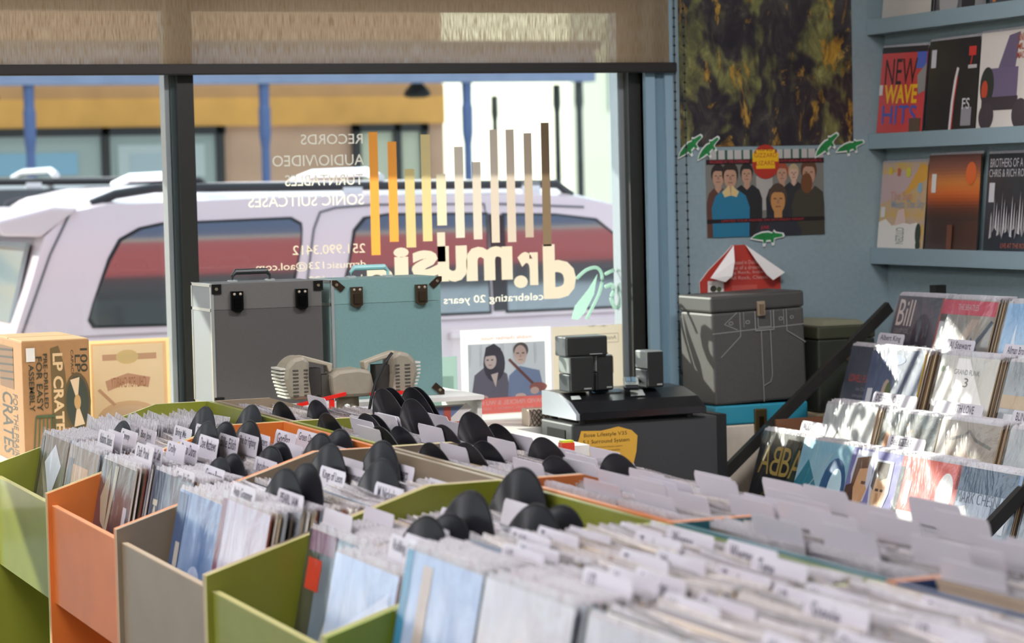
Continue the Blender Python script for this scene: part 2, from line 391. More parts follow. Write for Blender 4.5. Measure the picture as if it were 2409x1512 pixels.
# ---- white SUV and the dark one behind it
def vehicle(label, paint, glass, loc):
    t = thing('suv', label, 'car', loc)
    W, T = 1.9, .251
    def yy(z): return max(0, (z - .9)) * T
    lower = [(.02, -.02), (-.06, .45), (-.02, .80), (.05, .92), (3.9, .92), (4.85, .82), (4.98, .6), (5.0, .0)]
    mb = MB(); mb.prism([(x, z) for x, z in lower], 'y', 0, W, paint); mb.build('body', t, bevel=.05, smooth=False)
    top = [(.07, .9), (.16, 1.12), (.25, 1.36), (.38, 1.47), (.55, 1.50), (1.4, 1.515), (2.6, 1.505), (2.95, 1.485), (3.2, 1.43), (3.9, .9)]
    mb = MB(); vs, fs = [], []; S = 9
    for x, z in top:
        for k in range(S):
            q = k / (S - 1); cr = .085 * (1 - (2 * q - 1) ** 2) * min(1, max(0, (z - 1.3) / .18))
            e = 1 - abs(2 * q - 1); vs.append((x, yy(z) + q * (W - 2 * yy(z)), z + cr))
    for i in range(len(top) - 1):
        for k in range(S - 1): a = i * S + k; fs.append((a, a + S, a + S + 1, a + 1))
    fs += [[i * S for i in range(len(top))][::-1], [i * S + S - 1 for i in range(len(top))]]
    mb.add(vs, fs, paint).build('cabin', t, smooth=False)
    def side(poly, off, th, mat, name, par=t):
        v = [(x, yy(z) - off, z) for x, z in poly]; v2 = [(x, yy(z) - off + th, z) for x, z in poly]; n = len(poly)
        return MB().add(v + v2, [list(range(n)), list(range(n, 2 * n))[::-1]] + [(i, (i + 1) % n, n + (i + 1) % n, n + i) for i in range(n)], mat).build(name, par)
    def grow(poly, d):
        cx = sum(p[0] for p in poly) / len(poly); cz = sum(p[1] for p in poly) / len(poly)
        return [(x + d * (1 if x > cx else -1), z + d * (1 if z > cz else -1)) for x, z in poly]
    X = 2.1
    q = [(2.53, .98), (2.56, 1.06), (2.65, 1.24), (2.71, 1.33), (2.81, 1.38), (2.92, 1.40), (3.54, 1.41), (3.59, 1.38), (3.59, 1.35), (3.58, 1.28), (3.53, 1.13), (3.49, .93), (2.55, .945)]
    d = [(3.73, .93), (3.77, 1.05), (3.83, 1.21), (3.87, 1.34), (3.93, 1.40), (4.04, 1.415), (4.56, 1.405), (4.52, .93)]
    f = [(4.62, .93), (4.66, 1.40), (4.95, 1.39), (5.15, 1.36), (5.6, 1.0), (5.62, .93)]
    for poly in (q, d, f):
        poly = [(x - X, z) for x, z in poly]
        wv = side(grow(poly, .012), .004, .02, pm('15171a', .5), 'window_seal')
        side(poly, .008, .004, glass, 'pane', wv)
    side([(4.545 - X, .93), (4.575 - X, 1.41), (4.67 - X, 1.40), (4.63 - X, .93)], .005, .01, pm('1a1b1e', .25, coat=.5), 'door_pillar')
    seam = pm('6a666c', .7)
    def line(pts, name, par=t, r=.006, mat=seam):
        MB().tube([(x - X, yy(z) - .001, z) for x, z in pts], r, mat, 6).build(name, par)
    line([(3.52, .5), (3.52, .91), (3.59, 1.07), (3.63, 1.24), (3.66, 1.36), (3.70, 1.44), (3.78, 1.46), (3.97, 1.47), (4.56, 1.46), (4.6, .5)], 'door_seam')
    line([(4.6, 1.46), (5.1, 1.43)], 'door_seam')
    line([(2.19, .5), (2.21, .92), (2.29, 1.10), (2.37, 1.28), (2.48, 1.47)], 'panel_seam')
    # rear glass, spoiler, lamp
    n = (-.245, .09)
    MB().add([(.105, .2, .96), (.105, 1.7, .96), (.215, 1.62, 1.33), (.215, .28, 1.33), (.085, .2, .965), (.085, 1.7, .965), (.195, 1.62, 1.335), (.195, .28, 1.335)],
             [(0, 1, 2, 3), (4, 5, 6, 7), (0, 1, 5, 4), (1, 2, 6, 5), (2, 3, 7, 6), (3, 0, 4, 7)], pm('9fb0b2', .08, coat=1)).build('rear_glass', t)
    MB().prism([(.02, 1.435), (.06, 1.37), (.24, 1.36), (.42, 1.49), (.3, 1.50)], 'y', .12, W - .12, paint).build('spoiler', t, bevel=.015)
    dark = pm('26262a', .4)
    for y in (.24, W - .24):
        MB().tube([(.50, y, 1.505), (.62, y, 1.55), (.81, y, 1.575), (2.9, y, 1.55), (2.98, y, 1.49)], .022, dark, 8).build('roof_rail', t)
        for x in (.85, 1.75, 2.7): MB().box((x, y - .02, 1.5), (x + .1, y + .02, 1.56), pm('e4e4e8', .3)).build('rail_foot', t)
    for x in (.95, 1.95):
        MB().tube([(x, .24, 1.60), (x + .02, .5, 1.635), (x + .02, W - .5, 1.635), (x, W - .24, 1.60)], .024, pm('e9eaee', .25), 8).build('cross_bar', t)
    for x in (2.62, 3.6):
        MB().box((x - .42, -.025, .80), (x - .24, .0, .835), paint).build('door_handle', t, bevel=.008)
    for x in (.85, 4.05):
        wl = MB().lathe([(0, -.02), (.34, -.02), (.37, .02), (.37, .2), (.34, .24), (0, .24)], (x, .02, .12), pm('1b1b1c', .8), 28, 'y').build('wheel', t)
        MB().lathe([(0, -.03), (.2, -.03), (.24, -.015)], (x, .02, .12), pm('a9adb2', .3, metal=.8), 20, 'y').build('hub', wl)
    return t
carglass = pm('83888c', .05, metal=.7, coat=1)
vehicle('white SUV with dark roof rails parked close outside the window', pm('e6d3d8', .25, coat=.6), carglass, (2.1, 11.3, 0))
v2 = vehicle('dark SUV parked beyond the white SUV', pm('2a2930', .3, coat=.6), carglass, (1.4, 15.6, .08))

# ---- buildings across the street
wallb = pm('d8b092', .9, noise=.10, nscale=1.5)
b = thing('brick_building', 'tan corner building with dark framed windows across the street', 'building', (0, 30, GZ))
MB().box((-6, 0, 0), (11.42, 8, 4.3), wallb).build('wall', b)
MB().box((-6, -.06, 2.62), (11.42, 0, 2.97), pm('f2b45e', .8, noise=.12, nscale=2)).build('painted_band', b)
MB().box((-6, -.05, 2.97), (11.42, 0, 3.12), pm('cf9c66', .8, noise=.1, nscale=2)).build('upper_band', b)
def shopwin(x0, x1, z0, z1, bars, paneh):
    wn = MB().box((x0, -.10, z1 - .10), (x1, -.02, z1), pm('2c2b2a', .5)).box((x0, -.10, z0), (x1, -.02, z0 + .1), pm('2c2b2a', .5))
    for x in bars: wn.box((x - .05, -.1, z0), (x + .05, -.02, z1), pm('2c2b2a', .5))
    o = wn.build('window', b)
    xs = sorted(bars)
    for a, c in zip(xs, xs[1:]):
        MB().box((a + .05, -.05, z0 + .1), (c - .05, -.03, z1 - .1), pm(paneh, .15)).build('pane', o)
    return o
w1 = shopwin(3.4, 8.47, .5, 2.62, (3.45, 6.95, 8.40), 'a9b7ae')
MB().box((4.2, -.075, 2.05), (6.6, -.055, 2.32), pm('8fbcd2', .4)).build('blind', w1)
MB().box((7.1, -.075, 2.0), (8.2, -.055, 2.4), pm('c9d4cf', .4)).build('blind', w1)
MB().box((7.25, -.085, 1.2), (7.75, -.06, 2.3), pm('b9c9cc', .4)).build('notice', w1)
shopwin(10.15, 11.18, 1.2, 2.62, (10.2, 10.75, 11.12), 'cfd3b6')
g = thing('covered_gallery', 'slate blue gallery roof on slim columns across the street', 'gallery', (0, 28, GZ))
slate = pm('7f8ca8', .6, noise=.08, nscale=4)
MB().box((-6, -.2, 3.05), (12.6, .0, 3.45), slate).build('beam', g)
MB().box((-6, -.2, 3.45), (12.7, 1.0, 3.55), pm('6d7788', .7)).build('roof', g)
colm = pm('4d6390', .5)
for x in (2.7, 5.62, 8.38, 10.93):
    MB().lathe([(.08, 0), (.08, .3), (.055, .35), (.05, 2.3), (.07, 2.45), (.072, 2.75), (.06, 2.8), (.065, 3.05)], (x, -.1, 0), colm, 14).build('column', g)
for x, dy in ((11.33, 4), (12.16, .6), (12.46, -.1)):
    MB().lathe([(.06, 0), (.045, .3), (.04, 2.7), (.055, 2.8), (.05, 3.05)], (x * (28 + dy) / 28, dy, 0), pm('2c3230', .6), 12).build('column', g)
for x, y, z in ((10.55, -.5, 2.9), (5.25, -.5, 2.9)):
    l = thing('hanging_lamp', 'black lamp hanging under the gallery roof ' + ('beside the corner' if x > 8 else 'behind the first column'), 'lamp', (x, 28.6, z - .25 + .1))
    MB().lathe([(0, .12), (.05, .1), (.16, -.02), (.17, -.08), (.1, -.1), (0, -.1)], (0, 0, 0), pm('1c1d1d', .6), 14).build('lamp_shade', l)
    MB().tube([(0, 0, .1), (0, 0, .62)], .012, pm('1c1d1d', .6), 6).build('rod', l)
pb = thing('pale_building', 'pale cream building far beyond the gallery', 'building', (0, 44, GZ))
MB().box((19.4, 0, 0), (40, 8, 9), pm('e9ecd6', .9)).build('wall', pb)
for k in range(4): MB().box((20.2 + k * 2.2, -.05, 3.2), (21.0 + k * 2.2, 0, 5.0), pm('8fa39a', .3)).build('window', pb)
up = thing('utility_post', 'grey blue post standing by the street at the window edge', 'post', (9.28, 20, GZ))
MB().lathe([(.085, 0), (.08, .4), (.065, 4.6), (.05, 4.7)], (0, 0, 0), pm('8f9cb0', .6), 14).build('shaft', up)
MB().lathe([(.16, 0), (.16, .06), (.09, .1)], (0, 0, 0), pm('7a869a', .6), 14).build('base', up)

# ================================================================== RECORD BINS
YB = [6.378, 5.69, 5.0, 4.305, 3.61, 2.92, 2.23]
PROF = [(1.155, 0), (1.155, .86), (1.59, .994), (1.742, .994), (1.742, 0)]
BCOL = {'green': '757a26', 'orange': 'c06a2c', 'taupe': '81735f', 'dark green': '5c6f1c', 'teal': '1f5f6a', 'blue': '1c3a63'}
EDGE = {'green': 'a8a46a', 'orange': 'c9865a', 'taupe': 'a8977f', 'dark green': '97a356', 'teal': 'b06a35', 'blue': 'bd7248'}
LB = ['green', 'orange', 'taupe', 'green', 'dark green', 'taupe']
RB = ['taupe', 'green', 'taupe', 'orange', 'teal', 'blue']
LBN = ['window-end green aisle bin', 'orange aisle bin', 'taupe aisle bin', 'middle green aisle bin', 'dark green aisle bin', 'nearest taupe aisle bin']
RBN = ['window-end taupe wall-side bin', 'green wall-side bin', 'middle taupe wall-side bin', 'orange wall-side bin', 'teal wall-side bin', 'blue wall-side bin']
NTH = ['first', 'second', 'third', 'fourth', 'fifth', 'sixth', 'seventh', 'eighth', 'ninth', 'tenth', 'eleventh', 'twelfth', 'thirteenth', 'fourteenth', 'fifteenth', 'sixteenth']
def bin_unit(i, side):
    col = (LB if side == 'L' else RB)[i]; y1, y0 = YB[i] - .001, YB[i + 1] + .001
    m = pm(BCOL[col], .38, coat=.25, noise=.07, nscale=7); e = pm(EDGE[col], .5)
    X = (lambda x: x) if side == 'L' else (lambda x: 3.495 - x)
    t = thing('record_bin', f'{(LBN if side == "L" else RBN)[i]} of painted plywood full of records', 'record bin', (X(1.155), y0, 0), 'double row of plywood record bins')
    ox = X(1.155)
    def xb(a, b): a, b = X(a) - ox, X(b) - ox; return min(a, b), max(a, b)
    def bx(x0, ya, z0, x1, yb, z1, name, mat=m, bev=0):
        a, b = xb(x0, x1); return MB().box((a, ya, z0), (b, yb, z1), mat).build(name, t, bevel=bev)
    pr = [(X(x) - ox, z) for x, z in PROF]; D = y1 - y0
    MB().prism(pr, 'y', D - .012, D, m, e).build('side_panel', t)
    MB().prism(pr, 'y', 0, .012, m, e).build('side_panel', t)
    a, b = xb(1.165, 1.178)
    fb = MB().box((a, .012, .605), (b, D - .012, .83), m).build('front_board', t)
    MB().box((a, .012, .8302), (b, D - .012, .8325), e).build('edge_strip', fb)
    bx(1.73, .012, .02, 1.742, D - .012, .994, 'back_panel')
    bx(1.178, .012, .612, 1.73, D - .012, .624, 'bottom_board')
    bx(1.19, .012, .08, 1.73, D - .012, .095, 'lower_shelf')
    bx(1.178, .012, .795, 1.235, .19, .806, 'corner_ledge')
    return t
for i in range(6):
    bin_unit(i, 'L'); bin_unit(i, 'R')

# ---- LP records
LEAN = rad(11.5)
SP = ['b9a788', '2a2630', 'd8cfc0', '6d5c48', '9aa0a8', '3f3a46', 'c7b497', '74808f', '8a4a3a', 'e2ddd6', '55493c', 'a9937a']
def lp_mesh():
    mb = MB()
    a, b, c = pm('8a8a8a'), pm('b9a788'), POLY
    mb.add([(-.002, .1575, 0), (-.002, -.1575, 0), (-.002, -.1575, .315), (-.002, .1575, .315)], [(0, 1, 2, 3)], a)
    mb.add([(-.002, .1575, 0), (-.002, -.1575, 0), (-.002, -.1575, .315), (-.002, .1575, .315), (.002, .1575, 0), (.002, -.1575, 0), (.002, -.1575, .315), (.002, .1575, .315)],
           [(0, 1, 5, 4), (1, 2, 6, 5), (2, 3, 7, 6), (3, 0, 4, 7), (4, 5, 6, 7)], b)
    mb.add([(-.0015, .1605, .305), (-.0015, -.1605, .305), (-.0005, -.1605, .325), (.002, .1605, .323), (.0022, -.1595, .308), (.0022, .1595, .308)], [(0, 1, 2, 3), (4, 5, 3, 2)], c)
    o = mb.build('lp_record', recalc=False); me = o.data; bpy.data.objects.remove(o); return me
LPM = lp_mesh()
def lp(x, y, z, lean, front, spine, label, group=None, rz=0, s=1, name='lp_record'):
    o = bpy.data.objects.new(name, LPM); C.objects.link(o); o.location = (x, y, z); o.rotation_euler = (0, lean, rz); o.rotation_mode = 'XYZ'; o.scale = (1, s, s)
    o.material_slots[0].link = 'OBJECT'; o.material_slots[0].material = front if not isinstance(front, str) else cover_mat(front)
    o.material_slots[1].link = 'OBJECT'; o.material_slots[1].material = pm(spine, .7)
    tag(o, label, 'record', group); return o
W, H = .315, .315
FX = frx(W, H)
FILMM = None
def decorate(o, shapes, name='artwork', film=False):
    global FILMM
    if shapes: art(name, shapes, FX, o, coat=.5)
    if film:
        if FILMM is None:
            f = MB().add([(-.0075, .1615, .0), (-.0075, -.1615, .0), (-.0060, -.1615, .331), (-.0060, .1615, .331)], [(0, 1, 2, 3)], FILM).build('plastic_sleeve', recalc=False)
            FILMM = f.data; bpy.data.objects.remove(f)
        f = bpy.data.objects.new('plastic_sleeve', FILMM); C.objects.link(f); f.parent = o
POLYS = [POLY, poly_mat((.48, .46, .47, 1), .55), poly_mat((.66, .62, .60, 1), .6), poly_mat((.36, .33, .34, 1), .6)]
rest = MB()
restm = [pm(c, .7) for c in SP]
def stuff_lp(x, y, z, lean, flip, mt, up_=0):
    ca, sa = cos(lean), sin(lean); g = -1 if flip else 1
    def T(a, b, c): return (x + g * (a * ca + c * sa), y + b, z - a * sa + c * ca)
    rest.add([T(-.002, .1575, 0), T(-.002, -.1575, 0), T(-.002, -.1575, .315), T(-.002, .1575, .315), T(.002, .1575, 0), T(.002, -.1575, 0), T(.002, -.1575, .315), T(.002, .1575, .315)],
             [(0, 1, 2, 3), (1, 2, 6, 5), (2, 3, 7, 6), (3, 0, 4, 7), (4, 5, 6, 7)], mt)
    if R.random() < .12 and not up_: return
    h1, h2 = .316 + up_ + R.random() * (.012 + up_), .316 + up_ + R.random() * (.012 + up_); k1, k2 = R.uniform(-.004, .004), R.uniform(-.004, .004)
    rest.add([T(-.0015, .1605, .303), T(-.0015, -.1605, .303), T(k1, -.1605, h1), T(k2, .1605, h2), T(k1, -.03, h1 - .004), T(.0022, -.1595, .306), T(.0022, .1595, .306)], [(0, 1, 2, 4, 3), (5, 6, 3, 4, 2)], R.choice(POLYS) if not up_ else POLY)

# front covers of the aisle-side stacks: (bin, far/near): cover colours and print
FRONT = {
 (0, 'far'): ('4b4440', '8d8880', 'grey brown cover with a pale diamond', [('p', [(.25, .78), (.55, .95), (.85, .8), (.6, .5)], 'd3dbe6'), ('r', .02, .02, .12, .98, '2e2a28'), ('r', .04, .30, .09, .48, 'd9d6cf')]),
 (0, 'near'): ('76706e', 'b9a493', 'tan and slate cover under shiny plastic', [('r', .18, .50, .72, .86, 'c9a78c'), ('r', .05, 0, .2, .9, '565b68'), ('r', .82, .1, .93, .3, 'ded9d4')]),
 (1, 'far'): ('2f3a45', '47525c', 'dark slate cover with a purple corner and pale scrawl', [('p', [(.0, .0), (1, .0), (1, .3), (.35, .62), (0, .78)], '45303f'), ('p', [(.1, .72), (.3, .98), (.36, .5), (.2, .55)], '9c9a86'), ('p', [(.42, .98), (.52, .98), (.42, .45), (.36, .5)], 'a5a58f'),
               ('r', .82, .40, .92, .72, 'b7bcc4'), ('l', [(.1, .12), (.16, .36), (.2, .12), (.28, .34), (.3, .1), (.4, .4), (.42, .12), (.52, .42), (.55, .14), (.75, .42)], .014, 'cfc3cf'), ('l', [(.45, .3), (.92, .34)], .014, 'cfc3cf')]),
 (1, 'near'): ('3e4d63', '66748a', 'slate blue cover with cream capitals and a gold glint', [('t', 'KEEL', .08, .10, .20, .80, 'c9c2a8', 90), ('e', .62, .62, .2, .08, '8a8f96'), ('l', [(.35, .6), (.6, .56), (.9, .62)], .03, 'a99a78')]),  # gold stroke draws a glint into the print
 (2, 'far'): ('4f74a8', 'a9c2e4', 'bright blue cover with white lower half', [('r', .34, .0, 1, .45, 'c4cfe6'), ('r', 0, 0, .22, .98, '33507a'), ('e', .62, .36, .2, .2, 'aebcd8'), ('r', .1, .42, .2, .66, 'b9b3a8')]),
 (2, 'near'): ('a99fb4', 'd9d3e0', 'pale lilac streaked cover with maroon spine', [('r', 0, 0, .09, 1, '7a3f55'), ('p', [(.12, .05), (.4, .4), (.62, .3), (.4, .05)], '6f7488'), ('r', .6, .1, .9, .2, 'c9c4d0')]),
 (3, 'far'): ('53657a', '7a8899', 'slate blue cover with a red square sticker', [('r', 0, 0, .24, .99, '3c3e36'), ('r', .06, .66, .30, .84, 'c62a22'), ('p', [(.24, 0), (.46, 0), (.72, .72), (.62, .74)], 'b5b6b4'), ('r', .28, .05, .42, .3, '6a5a50'), ('r', .80, .16, .92, .42, 'd3d6dc'), ('r', .05, .88, .5, 1, '7d5a70')]),
 (3, 'near'): ('9db5dd', 'd5e0f2', 'pale sky blue cover in a bright plastic sleeve', [('p', [(0, .2), (.6, .35), (1, .25), (1, 0), (0, 0)], '8aa3cf'), ('p', [(.2, .6), (.9, .9), (1, .5)], 'c7d5ee')]),
 (4, 'far'): ('8fa6cf', 'c3d0ea', 'light blue cover with blue brush marks', [('p', [(.1, 0), (.5, .4), (.9, .1)], '5f86b8'), ('r', 0, 0, .10, 1, '2d7fa8'), ('r', .25, .55, .38, .95, 'b9a9a0')]),
 (4, 'near'): ('b4b0ba', 'd8d4d8', 'pale grey cover with a shining plastic fold', [('p', [(.1, 0), (.3, .5), (.6, .2), (.6, 0)], 'e6e2e6'), ('e', .5, .5, .2, .3, 'c9bfc2')]),  # pale polygon draws the shine of the plastic into the print
 (5, 'far'): ('a4a0a8', 'c8c4c8', 'grey cover at the bottom edge of the view', []), (5, 'near'): ('98949c', 'c0bcc0', 'mid grey cover below the view', []),
}
for i in range(6):
    for nf, off in (('near', .18), ('far', .51)):
        yc = YB[i + 1] + off
        # aisle side
        n = 74; c1, c2, lab, shp = FRONT[(i, nf)]
        xk = 1.232 + {(1, 'near'): .04, (3, 'far'): .06, (3, 'near'): .0}.get((i, nf), 0)
        for k in range(n):
            xk += 0 if k == 0 else (R.uniform(.006, .0125) if k < 9 else .0046 + R.uniform(0, .0012))
            if xk > 1.655: break
            x = xk; y = yc + R.uniform(-.004, .004); z = .626 + R.uniform(0, .006) + (.055 if i >= 4 else .018 if (i, nf) == (2, 'near') else 0)
            if k == 0:
                o = lp(x - .004, y, z, LEAN, cover_mat(c1, c2, 9), R.choice(SP), 'record with ' + lab + ', front of its stack', 'front records of the aisle bins'); decorate(o, shp, film=True)
            elif k < 15 and i < 4 or (k < 8 and i == 4):
                o = lp(x, y, z, LEAN + R.uniform(-.012, .012), R.choice(['7d8794', '40424a', '9a8a7a', 'b0b4bc']), R.choice(SP), f'{NTH[k]} LP from the front in the {nf} half of the {LBN[i]}', 'packed LPs in the aisle bins')
            else: stuff_lp(x, y, z, LEAN + R.uniform(-.02, .02), False, R.choice(restm), .016 if (i, nf) == (0, 'far') else 0)
        # wall side
        for k in range(n):
            x = 2.263 - k * .00525 + R.uniform(-.0012, .0012); y = yc + R.uniform(-.004, .004); z = .626 + R.uniform(0, .006) + (.036, .034, .034, .042, .050, .056)[i] * (.1 + .9 * k / n)
            if k > n - 6 and i < 5:
                o = lp(x, y, z, LEAN, R.choice(['7d8794', '40424a', '9a8a7a', 'b0b4bc']), R.choice(SP), f'{NTH[n - 1 - k]} LP from the ridge in the {nf} half of the {RBN[i]}', 'packed LPs in the wall-side bins', rz=PI)
            else: stuff_lp(x, y, z, LEAN + R.uniform(-.02, .02), True, R.choice(restm))
o = rest.build('lp_records', recalc=False)
tag(o, 'tightly packed LP records in clear sleeves filling the bins', 'records', kind='stuff')

# ---- bare vinyl discs standing up as markers: x, y, z of the rim top
def disc_mesh():
    r = .151; mb = MB()
    mb.lathe([(0, -.0012), (.05, -.0012), (.052, -.0007), (.146, -.0007), (.149, -.0013), (r, -.0009), (r + .0004, 0), (r, .0009), (.149, .0013), (.146, .0007), (.052, .0007), (.05, .0012), (0, .0012)], (0, 0, 0), VINYL, 72, 'x')
    o = mb.build('vinyl_disc', smooth=False); me = o.data; bpy.data.objects.remove(o); return me
DM = disc_mesh()
lm = MB().lathe([(0, -.0016), (.049, -.0016), (.049, .0016), (0, .0016)], (0, 0, 0), pm('7a2f2a', .5), 32, 'x').build('paper_label'); LBM = lm.data; bpy.data.objects.remove(lm)
DISCS = [('L', 0, 'near', 1.39, 1.001, 'brownish'), ('L', 0, 'near', 1.595, 1.025, ''), ('L', 0, 'near', 1.712, 1.023, ''), ('L', 1, 'far', 1.504, 1.023, ''), ('L', 1, 'far', 1.547, 1.019, ''), ('L', 1, 'far', 1.604, 1.019, ''),
 ('R', 0, 'near', 1.785, 1.026, ''), ('R', 0, 'near', 1.878, 1.025, ''), ('R', 0, 'near', 2.052, 1.046, ''), ('R', 0, 'near', 2.073, 1.046, ''), ('R', 0, 'near', 2.129, 1.044, ''), ('R', 0, 'near', 2.143, 1.044, ''),
 ('R', 1, 'far', 1.785, 1.026, ''), ('R', 1, 'far', 1.883, 1.019, ''), ('R', 1, 'far', 1.904, 1.015, ''), ('R', 1, 'far', 1.999, 1.048, ''), ('R', 1, 'near', 1.802, 1.02, ''), ('R', 1, 'near', 1.848, 1.018, ''), ('R', 1, 'near', 1.951, 1.015, ''), ('R', 1, 'near', 2.02, 1.04, ''), ('R', 1, 'near', 2.085, 1.009, ''),
 ('L', 1, 'near', 1.671, 1.013, ''), ('L', 1, 'near', 1.715, 1.019, ''), ('L', 1, 'near', 1.575, .999, ''), ('L', 1, 'near', 1.555, .992, ''), ('L', 1, 'near', 1.437, .974, ''), ('L', 1, 'near', 1.467, .981, ''),
 ('L', 2, 'far', 1.687, 1.027, ''), ('L', 2, 'far', 1.573, 1.027, ''), ('L', 2, 'near', 1.567, 1.029, ''), ('L', 2, 'near', 1.375, 1.022, ''), ('L', 2, 'near', 1.416, 1.03, ''),
 ('R', 2, 'far', 1.785, 1.017, ''), ('R', 2, 'far', 1.865, 1.012, ''), ('R', 2, 'far', 1.907, 1.013, ''), ('R', 2, 'far', 2.044, 1.012, ''), ('R', 2, 'near', 1.926, 1.011, ''), ('R', 2, 'near', 2.064, 1.006, ''),
 ('L', 3, 'far', 1.712, 1.037, ''), ('L', 3, 'near', 1.48, 1.046, ''), ('L', 3, 'near', 1.403, 1.009, ''), ('L', 3, 'near', 1.445, 1.01, ''), ('L', 3, 'near', 1.60, 1.015, ''), ('L', 3, 'near', 1.645, 1.01, '')]
cnt = {}
ORD = ['first', 'second', 'third', 'fourth', 'fifth', 'sixth']
for sd_, i, nf, x, z, adj in DISCS:
    yc = YB[i + 1] + (.18 if nf == 'near' else .51); cnt[(sd_, i, nf)] = k = cnt.get((sd_, i, nf), -1) + 1
    g = 1 if sd_ == 'L' else -1; ln = LEAN + R.uniform(-.01, .03)
    nm = LB[i] if sd_ == 'L' else RB[i]; row = 'aisle' if sd_ == 'L' else 'back-row'
    o = bpy.data.objects.new('vinyl_disc', DM); C.objects.link(o)
    o.location = (x - g * .151 * sin(ln), yc + R.uniform(-.006, .006), z - .151 * cos(ln)); o.rotation_euler = (0, ln * g, 0)
    c = bpy.data.objects.new('paper_label', LBM); C.objects.link(c); c.parent = o
    tag(o, f'{ORD[k]} bare black vinyl disc standing in the {nf} half of the {(LBN if sd_ == "L" else RBN)[i]}', 'vinyl disc', 'vinyl discs used as bin markers')

# ---- white divider cards with a tab
def card_mesh(right):
    s = -1 if right else 1          # tab on the viewer's right is -y
    p = [(.157, 0), (-.157, 0), (-.157, .313), (.157, .313)]
    a, b = (0.004, -.157) if right else (.157, -.004)
    tab = [(a, .31), (b, .31), (b, .352), (b + .006, .360), (a - .006, .360), (a, .352)]
    mb = MB(); m = CARD
    mb.prism(p, 'x', -.0006, .0006, m); mb.prism(tab, 'x', -.0006, .0006, m)
    o = mb.build('divider_card'); me = o.data; bpy.data.objects.remove(o); return me
CARD = pm('c0bcc4', .35, coat=.3)
CM = {True: card_mesh(True), False: card_mesh(False)}
def card(x, yc, ztop, right, text, label, flip=False, group='divider cards in the record bins', lean=None):
    g = -1 if flip else 1; ln = (LEAN if lean is None else lean) + R.uniform(-.015, .015)
    o = bpy.data.objects.new('divider_card', CM[right]); C.objects.link(o)
    o.location = (x - g * .36 * sin(ln), yc, ztop - .36 * cos(ln)); o.rotation_euler = (0, ln, PI if flip else 0)
    tag(o, label, 'divider card', group)
    if text:
        n = len(text); wd = min(.88, .085 * n); a0 = .52 if right else .02
        art('lettering', [('t', text, a0 + .03, .330 / .36, a0 + .03 + wd * .46, .354 / .36, '454250')], lambda u, v, d: (-.0006 - d, .157 - u * .314, v * .36), o, d0=.0004)
    return o
TABS = [(1.327, 5.833, .985, 'Alabama Shakes'), (1.349, 5.843, .985, ''), (1.382, 5.856, .985, 'Convoy'), (1.428, 5.873, .985, 'Bon Jovi'), (1.514, 5.887, .985, 'Bring Me'), (1.568, 5.94, .985, 'BTS'),
 (1.331, 5.481, .985, 'Daft Punk'), (1.353, 5.46, .983, 'Death Cab for Cutie'), (1.404, 5.508, .985, 'Dolly'), (1.434, 5.52, .985, 'Duran Duran'), (1.48, 5.51, .995, 'Dave Matthews'), (1.527, 5.51, .995, 'Billie Eilish'), (1.573, 5.51, .994, 'Five for Fighting'), (1.60, 5.51, .994, 'Foo Fighters'), (1.663, 5.51, .995, 'Gorillaz'), (1.715, 5.51, .993, 'Green Day'),
 (1.335, 5.13, .960, 'Greta Van Fleet'), (1.40, 5.15, .962, 'Guns n Roses'), (1.515, 5.15, .972, 'Incubus'), (1.62, 5.30, .985, 'Heart'), (1.70, 5.16, .983, ''),
 (1.309, 4.66, .985, 'Andy Grammer'), (1.382, 4.70, .985, 'Muse'), (1.355, 4.50, .986, 'PEARL JAM'), (1.547, 4.849, .985, 'Kings of Leon'), (1.587, 4.86, .985, 'L. Phenomena'), (1.636, 4.91, .985, ''), (1.693, 4.83, .985, 'Lumineers'), (1.551, 4.53, .985, 'M Nickelson'), (1.581, 4.50, .985, 'Moe'), (1.66, 4.5, .985, 'Mumford'),
 (1.335, 3.80, .985, 'Rolling Stones'), (1.36, 3.80, .985, ''), (1.53, 3.80, .985, 'Ramones'), (1.43, 3.66, .985, ''), (1.66, 3.9, .985, 'Rush')]
def snap(y):
    best = None
    for i in range(6):
        for nf, off in (('near', .18), ('far', .51)):
            yc = YB[i + 1] + off
            for right in (True, False):
                e = abs(y - (yc + (0 if right else .157)))
                if best is None or e < best[0]: best = (e, i, nf, yc, right)
    return best[1:]
JOBS = []
for x, y, z, tx in TABS:
    i, nf, yc, right = snap(y); JOBS.append((x, yc, z, right, tx, 'L', i, nf))
for x, y in ((1.943, 5.867), (2.06, 6.02), (2.068, 5.99), (2.197, 5.93), (1.892, 5.70), (2.051, 5.69), (2.079, 5.34), (2.046, 4.62), (2.016, 4.27), (2.04, 4.257), (2.07, 4.253), (2.057, 3.94), (2.08, 3.91)):
    x, y = x * .95, y * .95; i, nf, yc, right = snap(y); JOBS.append((max(x, 1.80), yc, 1.012 - .055 * max(0, x - 1.85), not right, '', 'R', i, nf))
POOL = ['Sublime', 'Stevie', 'Tame', 'Toto', 'U2', 'Weezer', 'Who', 'Yes', 'Styx', 'Tool']
